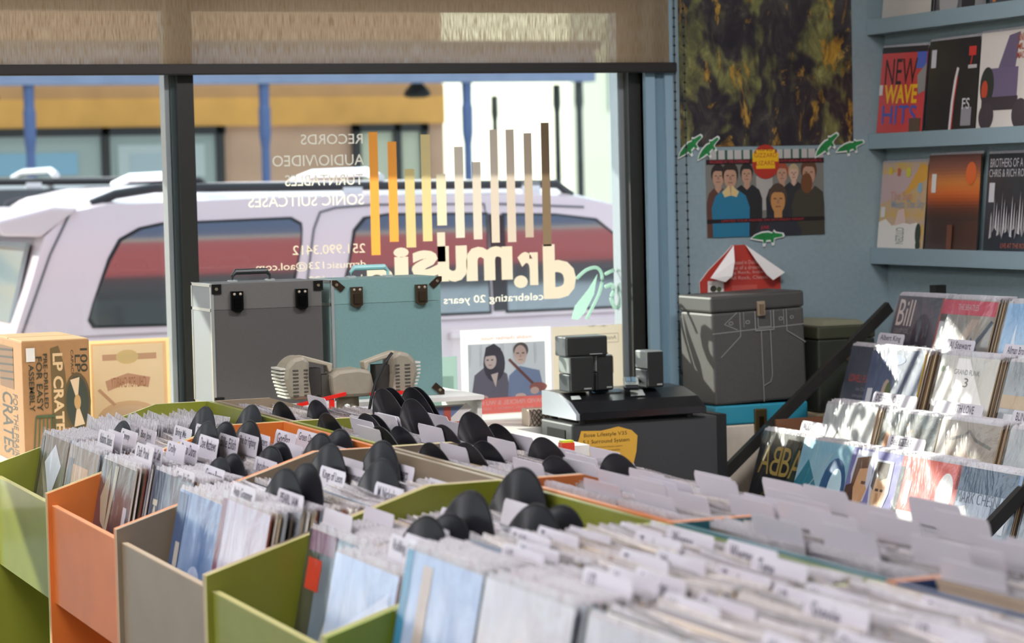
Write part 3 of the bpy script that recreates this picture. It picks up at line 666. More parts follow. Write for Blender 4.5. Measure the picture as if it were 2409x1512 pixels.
for i, sdz, k0 in ((0, 'R', 1), (1, 'R', 2), (2, 'R', 3), (3, 'R', 6), (4, 'R', 7), (5, 'R', 6), (3, 'L', 4), (4, 'L', 8), (5, 'L', 6)):
    for nf, off in (('near', .18), ('far', .51)):
        for k in range(k0):
            yc = YB[i + 1] + off; right = R.random() < .5; up_ = R.uniform(-.012, .008) + (.035 if i >= 4 else .012 if i == 3 and sdz == 'R' else 0)
            if sdz == 'R': xr_ = 1.80 + (k + R.uniform(.1, .9)) * .42 / k0; JOBS.append((xr_, yc, 1.008 + up_ * .6 - .06 * (xr_ - 1.8), right, '', 'R', i, nf))
            else: JOBS.append((1.36 + (k + R.uniform(.1, .9)) * .34 / k0, yc, .98 + up_, right, POOL[(k * 3 + i) % 10] if i > 3 else '', 'L', i, nf))
JOBS.sort(key=lambda j: (j[5], j[6], j[7], j[0]))
seen = {}
for x, yc, z, right, tx, sdz, i, nf in JOBS:
    key = (sdz, i, nf); seen[key] = q = seen.get(key, -1) + 1
    bn = (LBN if sdz == 'L' else RBN)[i]
    lab = f'white divider card lettered {tx} in the {bn}' if tx and i < 4 else f'{NTH[q]} divider card from the {"front" if sdz == "L" else "ridge"} in the {nf} half of the {bn}'
    card(x, yc, z, right, tx, lab, sdz == 'R')

# ================================================================== RIGHT WALL: picture ledges with records
ledm = pm('879ca4', .5, bump=.1)
LED = [(1.242, 1.299), (1.647, 1.70), (2.048, 2.10)]
for k, (z0, z1) in enumerate(LED):
    t = thing('picture_ledge', ['lowest', 'middle', 'topmost'][k] + ' blue painted picture ledge on the side wall', 'shelf', (4.497, 5.0, z0), 'blue picture ledges')
    MB().box((.004, -1.6, 0), (.0725, 2.598, z1 - z0 - .003), ledm).build('board', t)
    MB().box((0, -1.6, 0), (.0035, 2.598, z1 - z0), ledm).build('front_lip', t)
def wall_lp(yl, yr, z, front, label, shapes, spine='2a2a2a', rot=0):
    yc = (yl + yr) / 2
    o = lp(4.522, yc, dict(LED)[z] - .001, rad(5.5), front, spine, label, 'records on the wall ledges', s=(yl - yr) / .315 if (yl - yr) < .32 else 1.015)
    o.rotation_euler = (rot, rad(5.5), 0)
    decorate(o, shapes); return o
st = lambda u, v: ('r', u, v, u + .09, v + .13, 'c9c9cc')
wall_lp(7.583, 7.283, 1.647, cover_mat('c23a34', 'cf4448', 5), 'red record lettered NEW WAVE HITS on the middle ledge', [
  ('r', 0, .93, 1, 1, '241f20'), ('r', .78, .74, .99, .93, '4a62b8'), ('t', 'NEW', .10, .56, .80, .86, '2a1c1c', 0, .0), ('t', 'WAVE', .12, .34, .84, .56, 'e8b51e', 0, .03), ('t', 'HITS', .10, .10, .86, .32, '4c58a8', 0, .01),
  ('p', [(.82, .66), (1, .80), (1, .48), (.86, .44)], '8d8d8b'), ('r', .72, .0, .96, .17, '5b4a3c'), ('r', 0, .44, .08, .56, 'd5d2cc')], rot=rad(1.5))
wall_lp(7.263, 6.957, 1.647, cover_mat('1c1a1a', '2a2520', 5), 'black record with a thin red line on the middle ledge', [
  ('l', [(.50, 0), (.52, .3), (.56, .55), (.60, .68)], .045, 'd8d2d0'), ('l', [(.535, 0), (.555, .3), (.60, .58)], .02, 'c83c2c'), ('r', .80, .80, .94, .90, 'c83a34'), ('l', [(.87, .8), (.84, .68)], .02, 'c83a34'), ('r', .80, .66, .97, .70, 'b8b4b4'), ('r', .05, .70, .15, .90, 'c8c6cc'), ('r', .72, .04, .92, .24, '8e8c90'), ('t', 'FS', .73, .22, .88, .34, 'c4c2c6')])
wall_lp(6.949, 6.636, 1.647, cover_mat('d3ccc4', 'dcd6ce', 5), 'off-white record with a purple engine drawing on the middle ledge', [
  ('p', [(.34, .60), (.52, .95), (.72, .98), (.66, .60)], '655a72'), ('r', .10, .30, .72, .62, '6a5d78'), ('e', .16, .44, .13, .20, '2b3028'), ('e', .12, .40, .06, .10, 'b8452c'), ('r', .08, .18, .74, .32, '3a3036'), ('e', .18, .12, .14, .14, '40363c'), ('e', .80, .13, .15, .16, '40363c'),
  ('t', 'ANIMATED', .68, .88, .99, .96, 'a8503a'), ('t', 'MUSIC', .68, .79, .95, .86, 'a8503a'), ('t', 'MACHINE', .68, .70, .98, .77, 'a8503a'), ('r', .86, .46, .99, .68, '6fb22c')])
wall_lp(6.62, 6.31, 1.647, cover_mat('6a7078', '9aa0a4', 5), 'grey record at the frame edge of the middle ledge', [])
wall_lp(7.587, 7.287, 1.242, cover_mat('b8a08e', 'c9a24a', 14, zs=1), 'patterned yellow and pink record on the lowest ledge', [
  ('p', [(.0, .50), (.4, .62), (.8, .78), (.8, .92), (0, .86)], 'b79f9c'), ('p', [(.5, .60), (1, .80), (1, .95), (.85, .98)], 'cf9a34'), ('e', .86, .70, .05, .06, '7fa6b8'), ('t', 'The Sun', .22, .56, .70, .66, 'b8857a'), ('t', 'Meets The Sky', .26, .44, .98, .56, '8c98a4'),
  ('p', [(.0, .0), (0, .30), (.15, .34), (.3, .26), (.5, .30), (.7, .28), (.85, .3), (.92, 0)], 'dcd8d0'), ('p', [(.35, .26), (.6, .3), (.55, .46), (.42, .44)], 'cfb4aa'), ('e', .88, .17, .06, .12, '2a3428'), ('e', .89, .04, .05, .06, '2a3428'), ('t', 'CITIZEN', .40, .05, .58, .24, '8a948c', 90), ('r', .04, .36, .13, .48, 'cfcdc8'), ('e', .2, .9, .05, .05, 'c8b23a'), ('e', .6, .88, .06, .06, 'c2b83c'), ('r', .36, .84, .42, .93, 'b2583a')])
wall_lp(7.281, 6.951, 1.242, cover_mat('3a2822', '4a2c22', 4), 'record with an orange sunset print on the lowest ledge', [
  *[('r', 0, .30 + k * .035, 1, .336 + k * .035, c_) for k, c_ in enumerate(('3e2a22', '43291f', '4d2c20', '5c3120', '70381f', '8a421e', 'a44d1e', 'b85820', 'c46426', 'c86c2a', 'c8722e', 'c67834', 'bd7438', 'ad6a3a', '9c5e3a', '8c543a', '804c3a', '78483a', '72443a', '6e423a'))], ('e', .83, .80, .10, .12, 'd2622a'), ('r', .08, .60, .17, .80, 'd8d4ce'), ('r', .44, 0, .54, .26, '6a4030')])
wall_lp(6.918, 6.60, 1.242, cover_mat('1d2026', '2c3038', 6), 'black record lettered BROTHERS OF A FEATHER on the lowest ledge', [
  ('t', 'BROTHERS OF A FEATHER', .04, .86, .98, .95, 'bdb9bc', 0, .0), ('t', 'CHRIS & RICH ROBINSON', .03, .76, .95, .84, 'b5b2b4', 0, .0), ('r', .05, .50, .15, .70, 'c5c4c8'), *[('p', [(u_ - .022, .12 + (k * 7 % 5) * .03), (u_ - .012, .34), (u_, .40 + (k * 5 % 7) * .035), (u_ + .012, .33), (u_ + .02, .14 + (k * 3 % 4) * .03)], ('aaa6a6', '8d8a8e', 'b9b6b8')[k % 3]) for k, u_ in enumerate([.12 + .047 * j for j in range(18)])], ('t', 'LIVE AT THE ROXY', .34, .03, .84, .08, 'b0583c', 0, .0)])
wall_lp(7.533, 7.215, 2.048, cover_mat('b9b4ac', 'c6c1b8', 4), 'plain off-white record on the topmost ledge', [])
wall_lp(7.202, 6.88, 2.048, cover_mat('3a3a3c', '8a8a8c', 6), 'black and grey record on the topmost ledge', [('e', .3, .1, .18, .2, 'a8a6a6'), ('r', .55, 0, .8, .3, '2a2a2c'), ('r', .02, 0, .06, 1, '1c1c1c')])
wall_lp(6.86, 6.55, 2.048, cover_mat('2c3238', '55606a', 6), 'dark blue grey record on the topmost ledge', [('r', .06, .02, .12, .1, 'c87a3a')])

# ================================================================== TIERED RACK
rk = thing('tiered_rack', 'black steel rack with four stepped wooden trays of records', 'rack', (3.5, 6.2, 0))
ironm = pm('2b2a28', .45, metal=.3, noise=.1); woodm = pm('7a5138', .6, noise=.15, nscale=12)
TL = rad(17)
TIERS = [(3.80, .747), (3.97, .839), (4.13, 1.009), (4.30, 1.168)]
for y in (.93, -.60, -1.6):
    a = MB().add([(.06, y - .012, .535), (.085, y - .012, .51), (.80, y - .012, 1.10), (.78, y - .012, 1.13), (.06, y + .012, .535), (.085, y + .012, .51), (.80, y + .012, 1.10), (.78, y + .012, 1.13)],
                 [(0, 1, 2, 3), (4, 5, 6, 7), (0, 1, 5, 4), (1, 2, 6, 5), (2, 3, 7, 6), (3, 0, 4, 7)], ironm).build('side_rail', rk)
    MB().box((.07, y - .02, 0), (.11, y + .02, .52), ironm).build('leg', rk)
    MB().box((.96, y - .02, 0), (1.0, y + .02, 1.18), ironm).build('leg', rk)
for k, (x, z) in enumerate(TIERS):
    xb, zb = x - .33 * sin(TL) - 3.5, z - .33 * cos(TL)
    tm = MB()
    MB().box((xb - .03, -1.62, zb - .018), (xb + .145, .92, zb - .004), woodm).build('tray_board', rk)
    MB().box((xb - .04, -1.62, zb - .018), (xb - .028, .92, zb + .03), woodm).build('tray_lip', rk)
    MB().box((xb - .03, .908, zb - .004), (xb + .145, .92, zb + .24 if k == 1 else zb + .05), woodm).build('tray_end', rk)
def tier_stack(k, yl, n, c1, c2, label, shapes, spines=None, tilt=0, dx=0, sc=9):
    x, z = TIERS[k]; xb, zb = x - .33 * sin(TL) + dx, z - .33 * cos(TL)
    yc = yl - .1575
    o = lp(xb, yc, zb, TL, cover_mat(c1, c2, sc), (spines or SP)[0], label, 'front records of the tiered rack'); o.rotation_euler = (tilt, TL, 0)
    decorate(o, shapes, film=True)
    ords = ['lowest', 'second', 'third', 'topmost'][k]
    for j in range(1, n):
        lp(xb + j * .0075, yc + R.uniform(-.004, .004), zb + R.uniform(0, .004), TL - .01 * j / n, R.choice(['7d8794', '40424a', '9a8a7a', 'b0b4bc']), R.choice(spines or SP), f'{NTH[j - 1]} LP behind the {" ".join(label.split(" on the ")[0].split()[:8])}', 'LPs behind the rack covers')
tan = ['b9a078', '6d5638', '8a6f4c', 'c9b48c', '55432e', '3a2f28']
# lowest tray
tier_stack(0, 7.10, 5, '1c1e22', '26282c', 'black record lettered ABBA GOLD on the lowest tray', [('t', 'A', .08, .56, .30, .86, 'a08a4a', 0, 0), ('t', 'B', .31, .56, .50, .86, 'a08a4a', 'm', 0), ('t', 'B', .52, .56, .71, .86, 'a08a4a', 0, 0), ('t', 'A', .72, .56, .95, .86, 'a08a4a', 0, 0), ('t', 'GOLD', .25, .18, .75, .38, '5f5638', 0, 0), ('r', .86, .24, .97, .44, 'c9c9cc')])
tier_stack(0, 6.88, 2, 'cdd2d0', 'e8ecea', 'white record with a dark green diamond on the lowest tray', [('p', [(.0, .95), (.35, .62), (0, .35)], '2a3a34'), ('p', [(.4, .9), (.9, .5), (.5, .1)], 'b9c2c0')])
tier_stack(0, 6.81, 4, '7fb0c4', 'a8ccd6', 'pale blue record with a dark ring and teal diamond on the lowest tray', [('p', [(0, .55), (.0, .1), (.22, .08), (.48, .50), (.18, .80)], '2a7688'), ('e', .74, .52, .24, .34, '23527c'), ('e', .78, .54, .13, .22, 'bcdce6'), ('l', [(.08, .30), (.62, .90)], .012, 'a9bcc0'), ('p', [(.3, 0), (.5, .14), (.7, .04), (.95, .2), (1, 0)], 'd8e0da'), ('r', 0, 0, .12, .2, '6a5a44')], dx=-.01)
tier_stack(0, 6.50, 4, '6a68a4', '8c8cc0', 'violet record with two painted faces on the lowest tray', [('p', [(.10, .98), (.40, .98), (.44, .74), (.38, .50), (.14, .46), (.06, .74)], 'c9cedd'), ('p', [(.16, .88), (.34, .88), (.36, .66), (.40, .62), (.34, .46), (.24, .38), (.14, .52)], 'c89a70'), ('p', [(.12, .90), (.36, .94), (.34, .82), (.20, .80), (.16, .62), (.10, .64)], '6a4a34'), ('p', [(0, .05), (.02, .62), (.14, .66), (.24, .36), (.2, .1)], '4a2c20'), ('r', .28, .66, .36, .69, '5a3a2a'),
 ('p', [(.46, .92), (.78, .92), (.80, .62), (.72, .40), (.50, .42), (.44, .66)], 'c6ccdc'), ('p', [(.52, .82), (.70, .82), (.74, .60), (.66, .34), (.54, .36), (.50, .58)], 'd0a67a'), ('p', [(.48, .90), (.72, .90), (.72, .76), (.60, .72), (.54, .78), (.52, .62), (.47, .66)], '453626'), ('r', .56, .62, .62, .645, '4a3626'), ('r', .65, .62, .70, .645, '4a3626'), ('p', [(.59, .60), (.63, .60), (.65, .50), (.59, .50)], 'b88c62'),
 ('p', [(.05, 0), (.15, .30), (.30, .24), (.44, .10), (.58, .32), (.80, .24), (1, 0)], 'dcdfe2'), ('r', .92, .1, 1, .9, '3c4048')], dx=-.012)
tier_stack(0, 6.21, 8, 'd8d6d2', 'e4e2de', 'red and white record lettered BILLY BRAGG on the lowest tray', [('r', 0, .50, 1, 1, 'd0584c'), ('t', 'BILLY BRAGG', .36, .62, .72, .68, 'a83a34', 0, 0), ('e', .80, .72, .13, .19, 'e4e2dc'), ('l', [(.30, .02), (.58, .58)], .03, '7d8084'), ('l', [(.5, .05), (.78, .40)], .012, '9a9ca0'), ('r', .14, .56, .24, .78, 'bdb9b9')], spines=tan, dx=-.014)  # grey diagonals paint the shadow stripes of the window bars
tier_stack(0, 5.91, 7, '8d96a6', 'a4acb8', 'grey record lettered MARK CHESNUTT on the lowest tray', [('r', 0, .78, 1, 1, '33435c'), ('t', 'MARK CHESNUTT', .06, .68, .92, .78, '454f60', 0, 0), ('p', [(0, .6), (.22, .66), (.42, .38), (.62, .05), (.6, 0), (0, 0)], 'dad9d4'), ('r', .12, .42, .28, .56, '7f8a80'), ('p', [(.2, 0), (.28, .36), (.42, .5), (.46, .2), (.4, 0)], '5c6470'), ('r', .62, .50, .74, .68, '4d5868'), ('r', .60, .34, .70, .48, '4d5868'), ('r', .52, .04, .94, .2, '55606c'), ('r', .80, .46, .88, .56, 'c4c8cc'), ('r', .95, 0, 1, 1, '6a86ac')], spines=tan, dx=-.014)  # pale lower-left polygon paints the patch of sun on the cover
tier_stack(0, 5.58, 5, '7a828c', '9aa2aa', 'grey record past the frame edge on the lowest tray', [], spines=tan)
# second tray
tier_stack(1, 6.97, 8, 'a9aeae', 'dfe2e0', 'silvery white record in crinkled plastic on the second tray', [('l', [(.16, .5), (.34, .72)], .03, '2c2c2c'), ('l', [(.22, .45), (.30, .6)], .03, '3a3a3a'), ('p', [(.5, .1), (.6, .9), (.66, .1)], 'd2d4d2')], spines=tan, tilt=rad(-2))
tier_stack(1, 6.61, 6, '33342f', '45463f', 'dark record lettered The Black Crowes on the second tray', [('t', 'The', .44, .74, .56, .90, 'b0843c', 0, 0), ('t', 'Black Crowes', .42, .50, .97, .72, 'b0843c', 0, 0), ('e', .14, .64, .06, .2, 'b5743a'), ('e', .5, .30, .4, .1, 'a8aaa4'), ('r', 0, .0, 1, .24, '5a5c58')], spines=tan, tilt=rad(-1))
tier_stack(1, 6.29, 9, '7c6a58', 'a08c78', 'brown sepia record with an ornate arch on the second tray', [('p', [(0, 1), (.05, 1), (.36, .2), (.3, 0), (0, 0)], 'ddd8cc'), ('l', [(.2, .82), (.4, .86), (.5, .92), (.62, .84), (.9, .78)], .03, '4a3a2c'), ('p', [(.3, .2), (.5, .72), (.72, .6), (.86, .2)], 'b89e8a'), ('r', .34, 0, .95, .3, 'd0c8bc')], spines=tan)
tier_stack(1, 5.93, 6, '8a8d90', 'b5b8ba', 'grey photo record at the frame edge on the second tray', [('r', 0, .1, 1, .5, '5a5c60')], spines=tan)
# third tray
tier_stack(2, 7.09, 3, '393f4c', '4a505c', 'charcoal record lettered in red on the third tray', [('t', 'LOWELL FULSOM', .10, .62, .62, .70, 'b8453c', 0, 0), ('t', 'the Chess years', .28, .52, .66, .57, '8c8c94', 0, 0), ('t', 'complete sessions', .24, .45, .70, .50, '8c8c94', 0, 0), ('t', 'chess collection', .3, .38, .74, .43, '8c8c94', 0, 0)])
tier_stack(2, 6.92, 7, '3f4c68', '5c6a86', 'navy record with a small painted band on the third tray', [('e', .4, .5, .08, .2, 'b8a090'), ('e', .44, .55, .05, .12, '5a6a3c'), ('r', .68, .1, .78, .4, '8a5048'), ('e', .45, .9, .22, .06, '6a7894'), ('r', .06, .36, .16, .6, 'd5d6da'), ('r', .2, .1, .3, .3, '2a3450')], spines=['c9a82c'] + tan, dx=-.012, tilt=rad(-2.5))
tier_stack(2, 6.54, 10, 'b9b4a8', 'd0ccc2', 'white record with a painted patch of sun on the third tray', [('p', [(.3, .98), (.5, .98), (.95, .45), (1, 0), (.2, 0), (.25, .4), (.42, .62), (.28, .68)], 'eceae4'), ('t', 'GRAND FUNK', .28, .82, .72, .87, '4a4a46', 0, 0), ('t', '3', .48, .70, .56, .79, '4a4a46', 0, 0), ('e', .07, .86, .03, .03, '5a7a44')], spines=tan)  # pale diagonal polygon paints sunlight falling across the cover
tier_stack(2, 6.17, 7, '6c727a', '9aa0a6', 'grey and tan record at the frame edge on the third tray', [('r', 0, .55, 1, .68, 'b09470'), ('r', .1, .2, .24, .5, 'd6d8da')], spines=tan)
# topmost tray
tier_stack(3, 7.07, 4, '4f4d55', '5c5a62', 'grey record lettered Bill on the topmost tray', [('t', 'Bill', .06, .68, .36, .96, 'cbbfb6', 0, 0), ('t', 'COUNTRY SOUL', .06, .60, .34, .65, '9a928e', 0, 0), ('p', [(.42, .05), (.46, .40), (.55, .58), (.68, .44), (.66, .05)], 'b4b0aa'), ('e', .58, .60, .16, .22, '36323c'), ('e', .54, .46, .03, .04, '6a6a64'), ('r', .88, .5, .98, .76, 'c6c5c9')])
tier_stack(3, 6.797, 9, '9c9080', '6a7078', 'record with a red top band over diagonal stripes on the topmost tray', [('r', 0, .84, 1, .99, 'c0495a'), ('t', 'THE BEATLES', .30, .89, .68, .95, 'b0a8a8', 0, 0), ('p', [(0, .05), (.6, .80), (.75, .80), (.1, 0), (0, 0)], 'b09c8c'), ('p', [(.2, 0), (.95, .80), (1, .78), (.3, 0)], '3f4450'), ('p', [(.55, .2), (.66, .62), (.8, .5), (.72, .1)], '3a4458'), ('r', .08, .34, .18, .62, 'd2d2d6'), ('r', 0, 0, .03, 1, 'a44a44')], spines=tan, sc=6)
tier_stack(3, 6.42, 6, '6f9cc8', 'a9c8e4', 'light blue record with white plumes on the topmost tray', [('p', [(.1, .1), (.22, .8), (.3, .1)], 'd8e4ee'), ('p', [(.45, .05), (.62, .85), (.66, .1)], 'd2deea'), ('r', .28, .2, .38, .45, '8a92a0')], spines=tan, tilt=rad(-1.5))
for k, y, text, right, lab in ((0, 6.40, 'Bee Gees', True, 'white tab card lettered Bee Gees on the lowest tray'), (0, 6.20, 'B STAR', False, 'white tab card lettered B STAR on the lowest tray'), (0, 6.78, 'AC/DC', False, 'white tab card lettered AC/DC on the lowest tray'),
                               (1, 6.80, 'DESHI', True, 'white tab card lettered DESHI on the second tray'), (1, 6.70, 'O.B.', True, 'white tab card lettered O.B. on the second tray'), (1, 6.44, '', True, 'blank white tab card on the second tray'), (1, 6.18, 'ITH LOVE', False, 'white tab card lettered ITH LOVE on the second tray'), (1, 6.02, 'BLIND FAITH', True, 'white tab card lettered BLIND FAITH on the second tray'),
                               (2, 6.88, 'Albert King', False, 'white tab card lettered Albert King on the third tray'), (2, 6.62, 'Al Stewart', True, 'white tab card lettered Al Stewart on the third tray'), (2, 6.30, 'Allman Brothers', True, 'white tab card lettered Allman Brothers on the third tray'), (3, 6.32, 'DC', True, 'white tab card lettered DC on the topmost tray')):
    x, z = TIERS[k]; card(x + .045 * (1 if k else .6) + .02, y, z + .028, right, text, lab, group='tab cards in the tiered rack', lean=TL)

# ================================================================== POSTERS ON THE BLUE WALL
p = thing('large_poster', 'large dark painted poster in olive and ochre on the blue wall', 'poster', (3.758, YW, 1.665))
MB().box((0, -.003, 0), (.677, -.0005, .93), painting_mat()).build('sheet', p)
p = thing('group_poster', 'photo poster of seven standing people under the large poster', 'poster', (3.852, YW, 1.352))
MB().box((0, -.0025, 0), (.461, -.0005, .30), pm('77766f', .4)).build('sheet', p)
SK = 'b08a72'
def fig(u, v, r, hair, coat, wd=.16, skin=SK):
    return [('r', u - r * .2, v - r * 1.5, u + r * .2, v - r * .4, skin), ('p', [(u - wd * .35, v - r * 1.0), (u, v - r * 1.5), (u + wd * .35, v - r * 1.0), (min(1, u + wd * .8), v - r * 1.5), (min(1, u + wd), max(.05, v - r * 2.4)), (min(1, u + wd * .95), .002), (max(0, u - wd * .95), .002), (max(0, u - wd), max(.05, v - r * 2.4)), (max(0, u - wd * .8), v - r * 1.5)], coat), ('e', u, v + r * .22, r * .46, r * .9, hair), ('e', u, v - r * .1, r * .36, r * .86, skin), ('p', [(u - r * .36, v + r * .3), (u - r * .2, v + r * .75), (u + r * .22, v + r * .78), (u + r * .37, v + r * .3), (u + r * .2, v + r * .48), (u - r * .18, v + r * .5)], hair), ('r', u - r * .22, v + r * .02, u - r * .08, v + r * .1, '4a3228'), ('r', u + r * .08, v + r * .02, u + r * .22, v + r * .1, '4a3228'), ('p', [(u - r * .05, v), (u + r * .06, v), (u + r * .08, v - r * .28), (u - r * .06, v - r * .28)], '96705c'), ('r', u - r * .13, v - r * .52, u + r * .13, v - r * .45, '7a4a40')]
ppl = [('r', .02, .84, 1, 1, 'b5b1ac')] + [('r', .02 + i * .07, .86, .03 + i * .07 + (i % 3) * .006, 1, '2f5a4c') for i in range(14)]
ppl += [('r', .42, .30, .56, .70, 'a5a19a')] + fig(.10, .70, .13, '2a2220', '5a3a30', .10) + fig(.34, .72, .12, '262222', '242426', .13) + fig(.64, .72, .12, '9a4a34', '24252a', .14) + fig(.74, .72, .10, 'b09a78', '2a2c30', .1, 'c2a08c') + fig(.87, .72, .15, '5a3c28', '3c3a30', .15) + [('e', .85, .60, .05, .12, '6a4428')]
ppl += fig(.20, .70, .15, '2e2620', '27708f', .16) + [('p', [(.13, .52), (.19, .60), (.20, .48), (.15, .46)], 'cdb47c'), ('p', [(.27, .52), (.21, .60), (.205, .48), (.25, .46)], 'cdb47c')] + fig(.60, .42, .17, '4a3a30', '2a2c34', .2, 'b5824e')
ppl += [('r', 0, .165, 1, .21, '1f1618'), ('t', 'LIMITED TOUR POSTER ON SATURDAY NIGHT', .12, .175, .82, .20, 'b83238', 0, .0), ('t', 'JUNE', .45, .07, .52, .12, 'c03238', 0, .0), ('r', 0, .84, 1, .895, '201618'), ('t', 'RECORDED AT THE COVERDALE', .03, .852, .36, .885, 'c0303c', 0, .0), ('t', 'WITH SPECIAL GUESTS JUNE 22', .62, .845, .98, .88, 'c0303c', 0, .0)]
ppl += [('e', .50, .86, .115, .20, 'a83022'), ('r', .42, .78, .58, 1.0, 'e0b01c'), ('r', .39, .86, .61, .96, 'e0b01c'), ('t', 'KING', .44, .98, .56, 1.03, '8a2c1c', 0, .0), ('t', 'GIZZARD', .405, .91, .595, .96, 'a83c1c', 0, .0), ('t', 'LIZARD', .42, .82, .58, .87, 'a83c1c', 0, .0)]
art('print', ppl, fry(0, 0, .461, .30, -.0025), p, d0=.0003, step=.00004)
def croc(x, z, ang, L, lab):
    t = thing('crocodile_sticker', lab, 'sticker', (x, YW - .006, z), 'green crocodile stickers')
    t.rotation_euler = (0, -ang, 0)
    out = [(-.5, .0), (-.36, .08), (-.15, .13), (.05, .14), (.17, .11), (.22, .16), (.28, .12), (.5, .095), (.53, .05), (.5, .015), (.3, .0), (.23, -.02), (.22, -.12), (.15, -.13), (.12, -.05), (-.02, -.06), (-.05, -.14), (-.12, -.14), (-.12, -.05), (-.3, -.03)]
    g = [(a * .95, .03 + (b - .03) * .82) for a, b in out]
    MB().prism([(a * L * 1.06, .03 * L + (b - .03) * L * 1.55) for a, b in out], 'y', -.0005, .0005, pm('d9dcd8', .5)).build('border', t)
    MB().prism([(a * L, b * L * 1.3) for a, b in g], 'y', -.0012, -.0006, pm('1f7a3c', .5, noise=.3, nscale=60)).build('print', t)
croc(3.792, 1.662, rad(36), .115, 'green crocodile sticker at the poster corner nearest the window')
croc(3.862, 1.654, rad(40), .11, 'green crocodile sticker overlapping the left poster edge')
croc(4.326, 1.658, rad(38), .12, 'steeply tilted green crocodile sticker on the poster corner')
croc(4.418, 1.652, rad(14), .115, 'nearly level green crocodile sticker beside the ledge')
croc(4.082, 1.345, rad(0), .125, 'level green crocodile sticker under the group poster')
# curled red leaflet behind the cases
p = thing('curled_leaflet', 'red leaflet with white curled corners pinned to the blue wall', 'leaflet', (3.82, YW, 1.10))
redl = pm('b23a30', .5)
MB().prism([(0, 0), (-.005, .10), (.03, .14), (.10, .2), (.125, .225), (.17, .225), (.22, .19), (.31, .13), (.31, .0)], 'y', -.012, -.004, redl, pm('e6e2de', .5)).build('sheet', p)
wht = pm('e8e4e0', .5)
MB().add([(.125, -.02, .225), (.02, -.045, .115), (.075, -.05, .10), (.10, -.055, .12), (.115, -.045, .17)], [(0, 1, 2, 3, 4)], wht).build('curled_corner', p)
MB().add([(.17, -.02, .225), (.31, -.045, .125), (.26, -.05, .10), (.235, -.05, .12), (.20, -.04, .17)], [(0, 1, 2, 3, 4)], wht).build('curled_corner', p)
art('print', [('t', 'based in Dublin', .42, .70, .72, .76, 'd8a8a0', 0, 0), ('t', 'out of a dream', .38, .62, .74, .68, 'd8a8a0', 0, 0), ('t', 'big Rock, Indie', .36, .54, .78, .60, 'd8a8a0', 0, 0), ('t', 'All Rock, Classic', .36, .46, .84, .52, 'd8a8a0', 0, 0), ('r', .38, .14, .70, .38, 'c0564c'), ('r', .08, .22, .28, .46, 'e0dcd6'), ('e', .15, .34, .04, .05, '3a3a30'), ('e', .22, .33, .03, .04, '4a5a3c')], fry(0, 0, .31, .225, -.0125), p)

# ================================================================== CASES IN THE CORNER
caseg = pm('4b4a47', .55, noise=.08, nscale=90)
def line_art(shapes, x0, z0, x1, z1, y, par): art('chalk_drawing', shapes, fry(x0, z0, x1, z1, y), par)
t = thing('lower_record_case', 'turquoise and cream record case under the grey denim-print case', 'record case', (3.69, 7.24, .455))
MB().box((0, 0, 0), (.345, .26, .285), pm('d5cab8', .6, noise=.05)).build('body', t, bevel=.006)
MB().box((-.001, -.001, .286), (.346, .261, .35), pm('2f8fa6', .5)).build('lid', t, bevel=.006)
lt = MB().box((.14, -.012, .25), (.185, 0, .335), pm('7a6a48', .35, metal=.8)).build('latch', t, bevel=.003)
MB().box((.155, -.018, .26), (.17, -.012, .31), pm('3a3020', .4, metal=.8)).build('latch_tongue', lt)
pl = thing('case_plinth', 'low dark plinth carrying the stacked corner cases', 'plinth', (3.68, 7.22, 0))
MB().box((0, 0, 0), (.37, .3, .435), pm('4a443e', .7)).build('body', pl)
MB().box((-.01, -.01, .435), (.38, .31, .455), pm('5a5248', .7)).build('top', pl)
t = thing('denim_print_case', 'grey record case printed with a chalk drawing of trousers', 'record case', (3.69, 7.24, .807))
t.rotation_euler = (0, rad(-1.6), 0)
MB().box((0, 0, 0), (.345, .24, .305), caseg).build('body', t, bevel=.008)
MB().box((-.002, -.002, .306), (.347, .242, .36), pm('454441', .55)).build('lid', t, bevel=.008)
lt = MB().box((.165, -.012, .285), (.195, -.002, .335), pm('b9a58c', .35, metal=.7)).build('latch', t, bevel=.003)
MB().box((.173, -.017, .292), (.187, -.012, .325), pm('8a7860', .4, metal=.7)).build('latch_tongue', lt)
ck = '8c8c8a'
line_art([('l', [(.0, .66), (1, .69)], .008, ck), ('l', [(.30, .84), (.30, .70), (.30, .62), (.08, .44)], .008, ck), ('l', [(.34, .84), (.34, .70)], .006, ck), ('l', [(.27, .84), (.13, .74), (.27, .68)], .007, ck), ('e', .20, .745, .025, .018, ck), ('e', .20, .745, .017, .011, '4b4a47'), ('e', .38, .745, .025, .018, ck), ('e', .38, .745, .017, .011, '4b4a47'), ('e', .74, .755, .025, .018, ck), ('e', .74, .755, .017, .011, '4b4a47'), ('e', .86, .76, .022, .016, ck), ('e', .86, .76, .015, .010, '4b4a47'),
          ('l', [(.46, .84), (.46, .66), (.66, .66), (.66, .84)], .010, ck), ('l', [(.49, .84), (.49, .69), (.63, .69), (.63, .84)], .008, ck), ('l', [(.80, .84), (.80, .64), (1, .52)], .008, ck), ('l', [(.77, .84), (.77, .70)], .006, ck), ('l', [(.52, .66), (.52, 0)], .008, ck), ('l', [(.62, .66), (.62, .24), (.60, .18), (.53, .15)], .008, ck)], 0, 0, .345, .36, -.0005, t)
t = thing('dark_green_case', 'dark green box with a buckle behind the tiered rack', 'record case', (4.09, 7.26, .76))
MB().box((0, 0, 0), (.22, .26, .245), pm('2f332a', .6)).build('body', t, bevel=.006)
MB().box((-.002, -.002, .246), (.222, .262, .29), pm('3d3f2e', .6)).build('lid', t, bevel=.006)
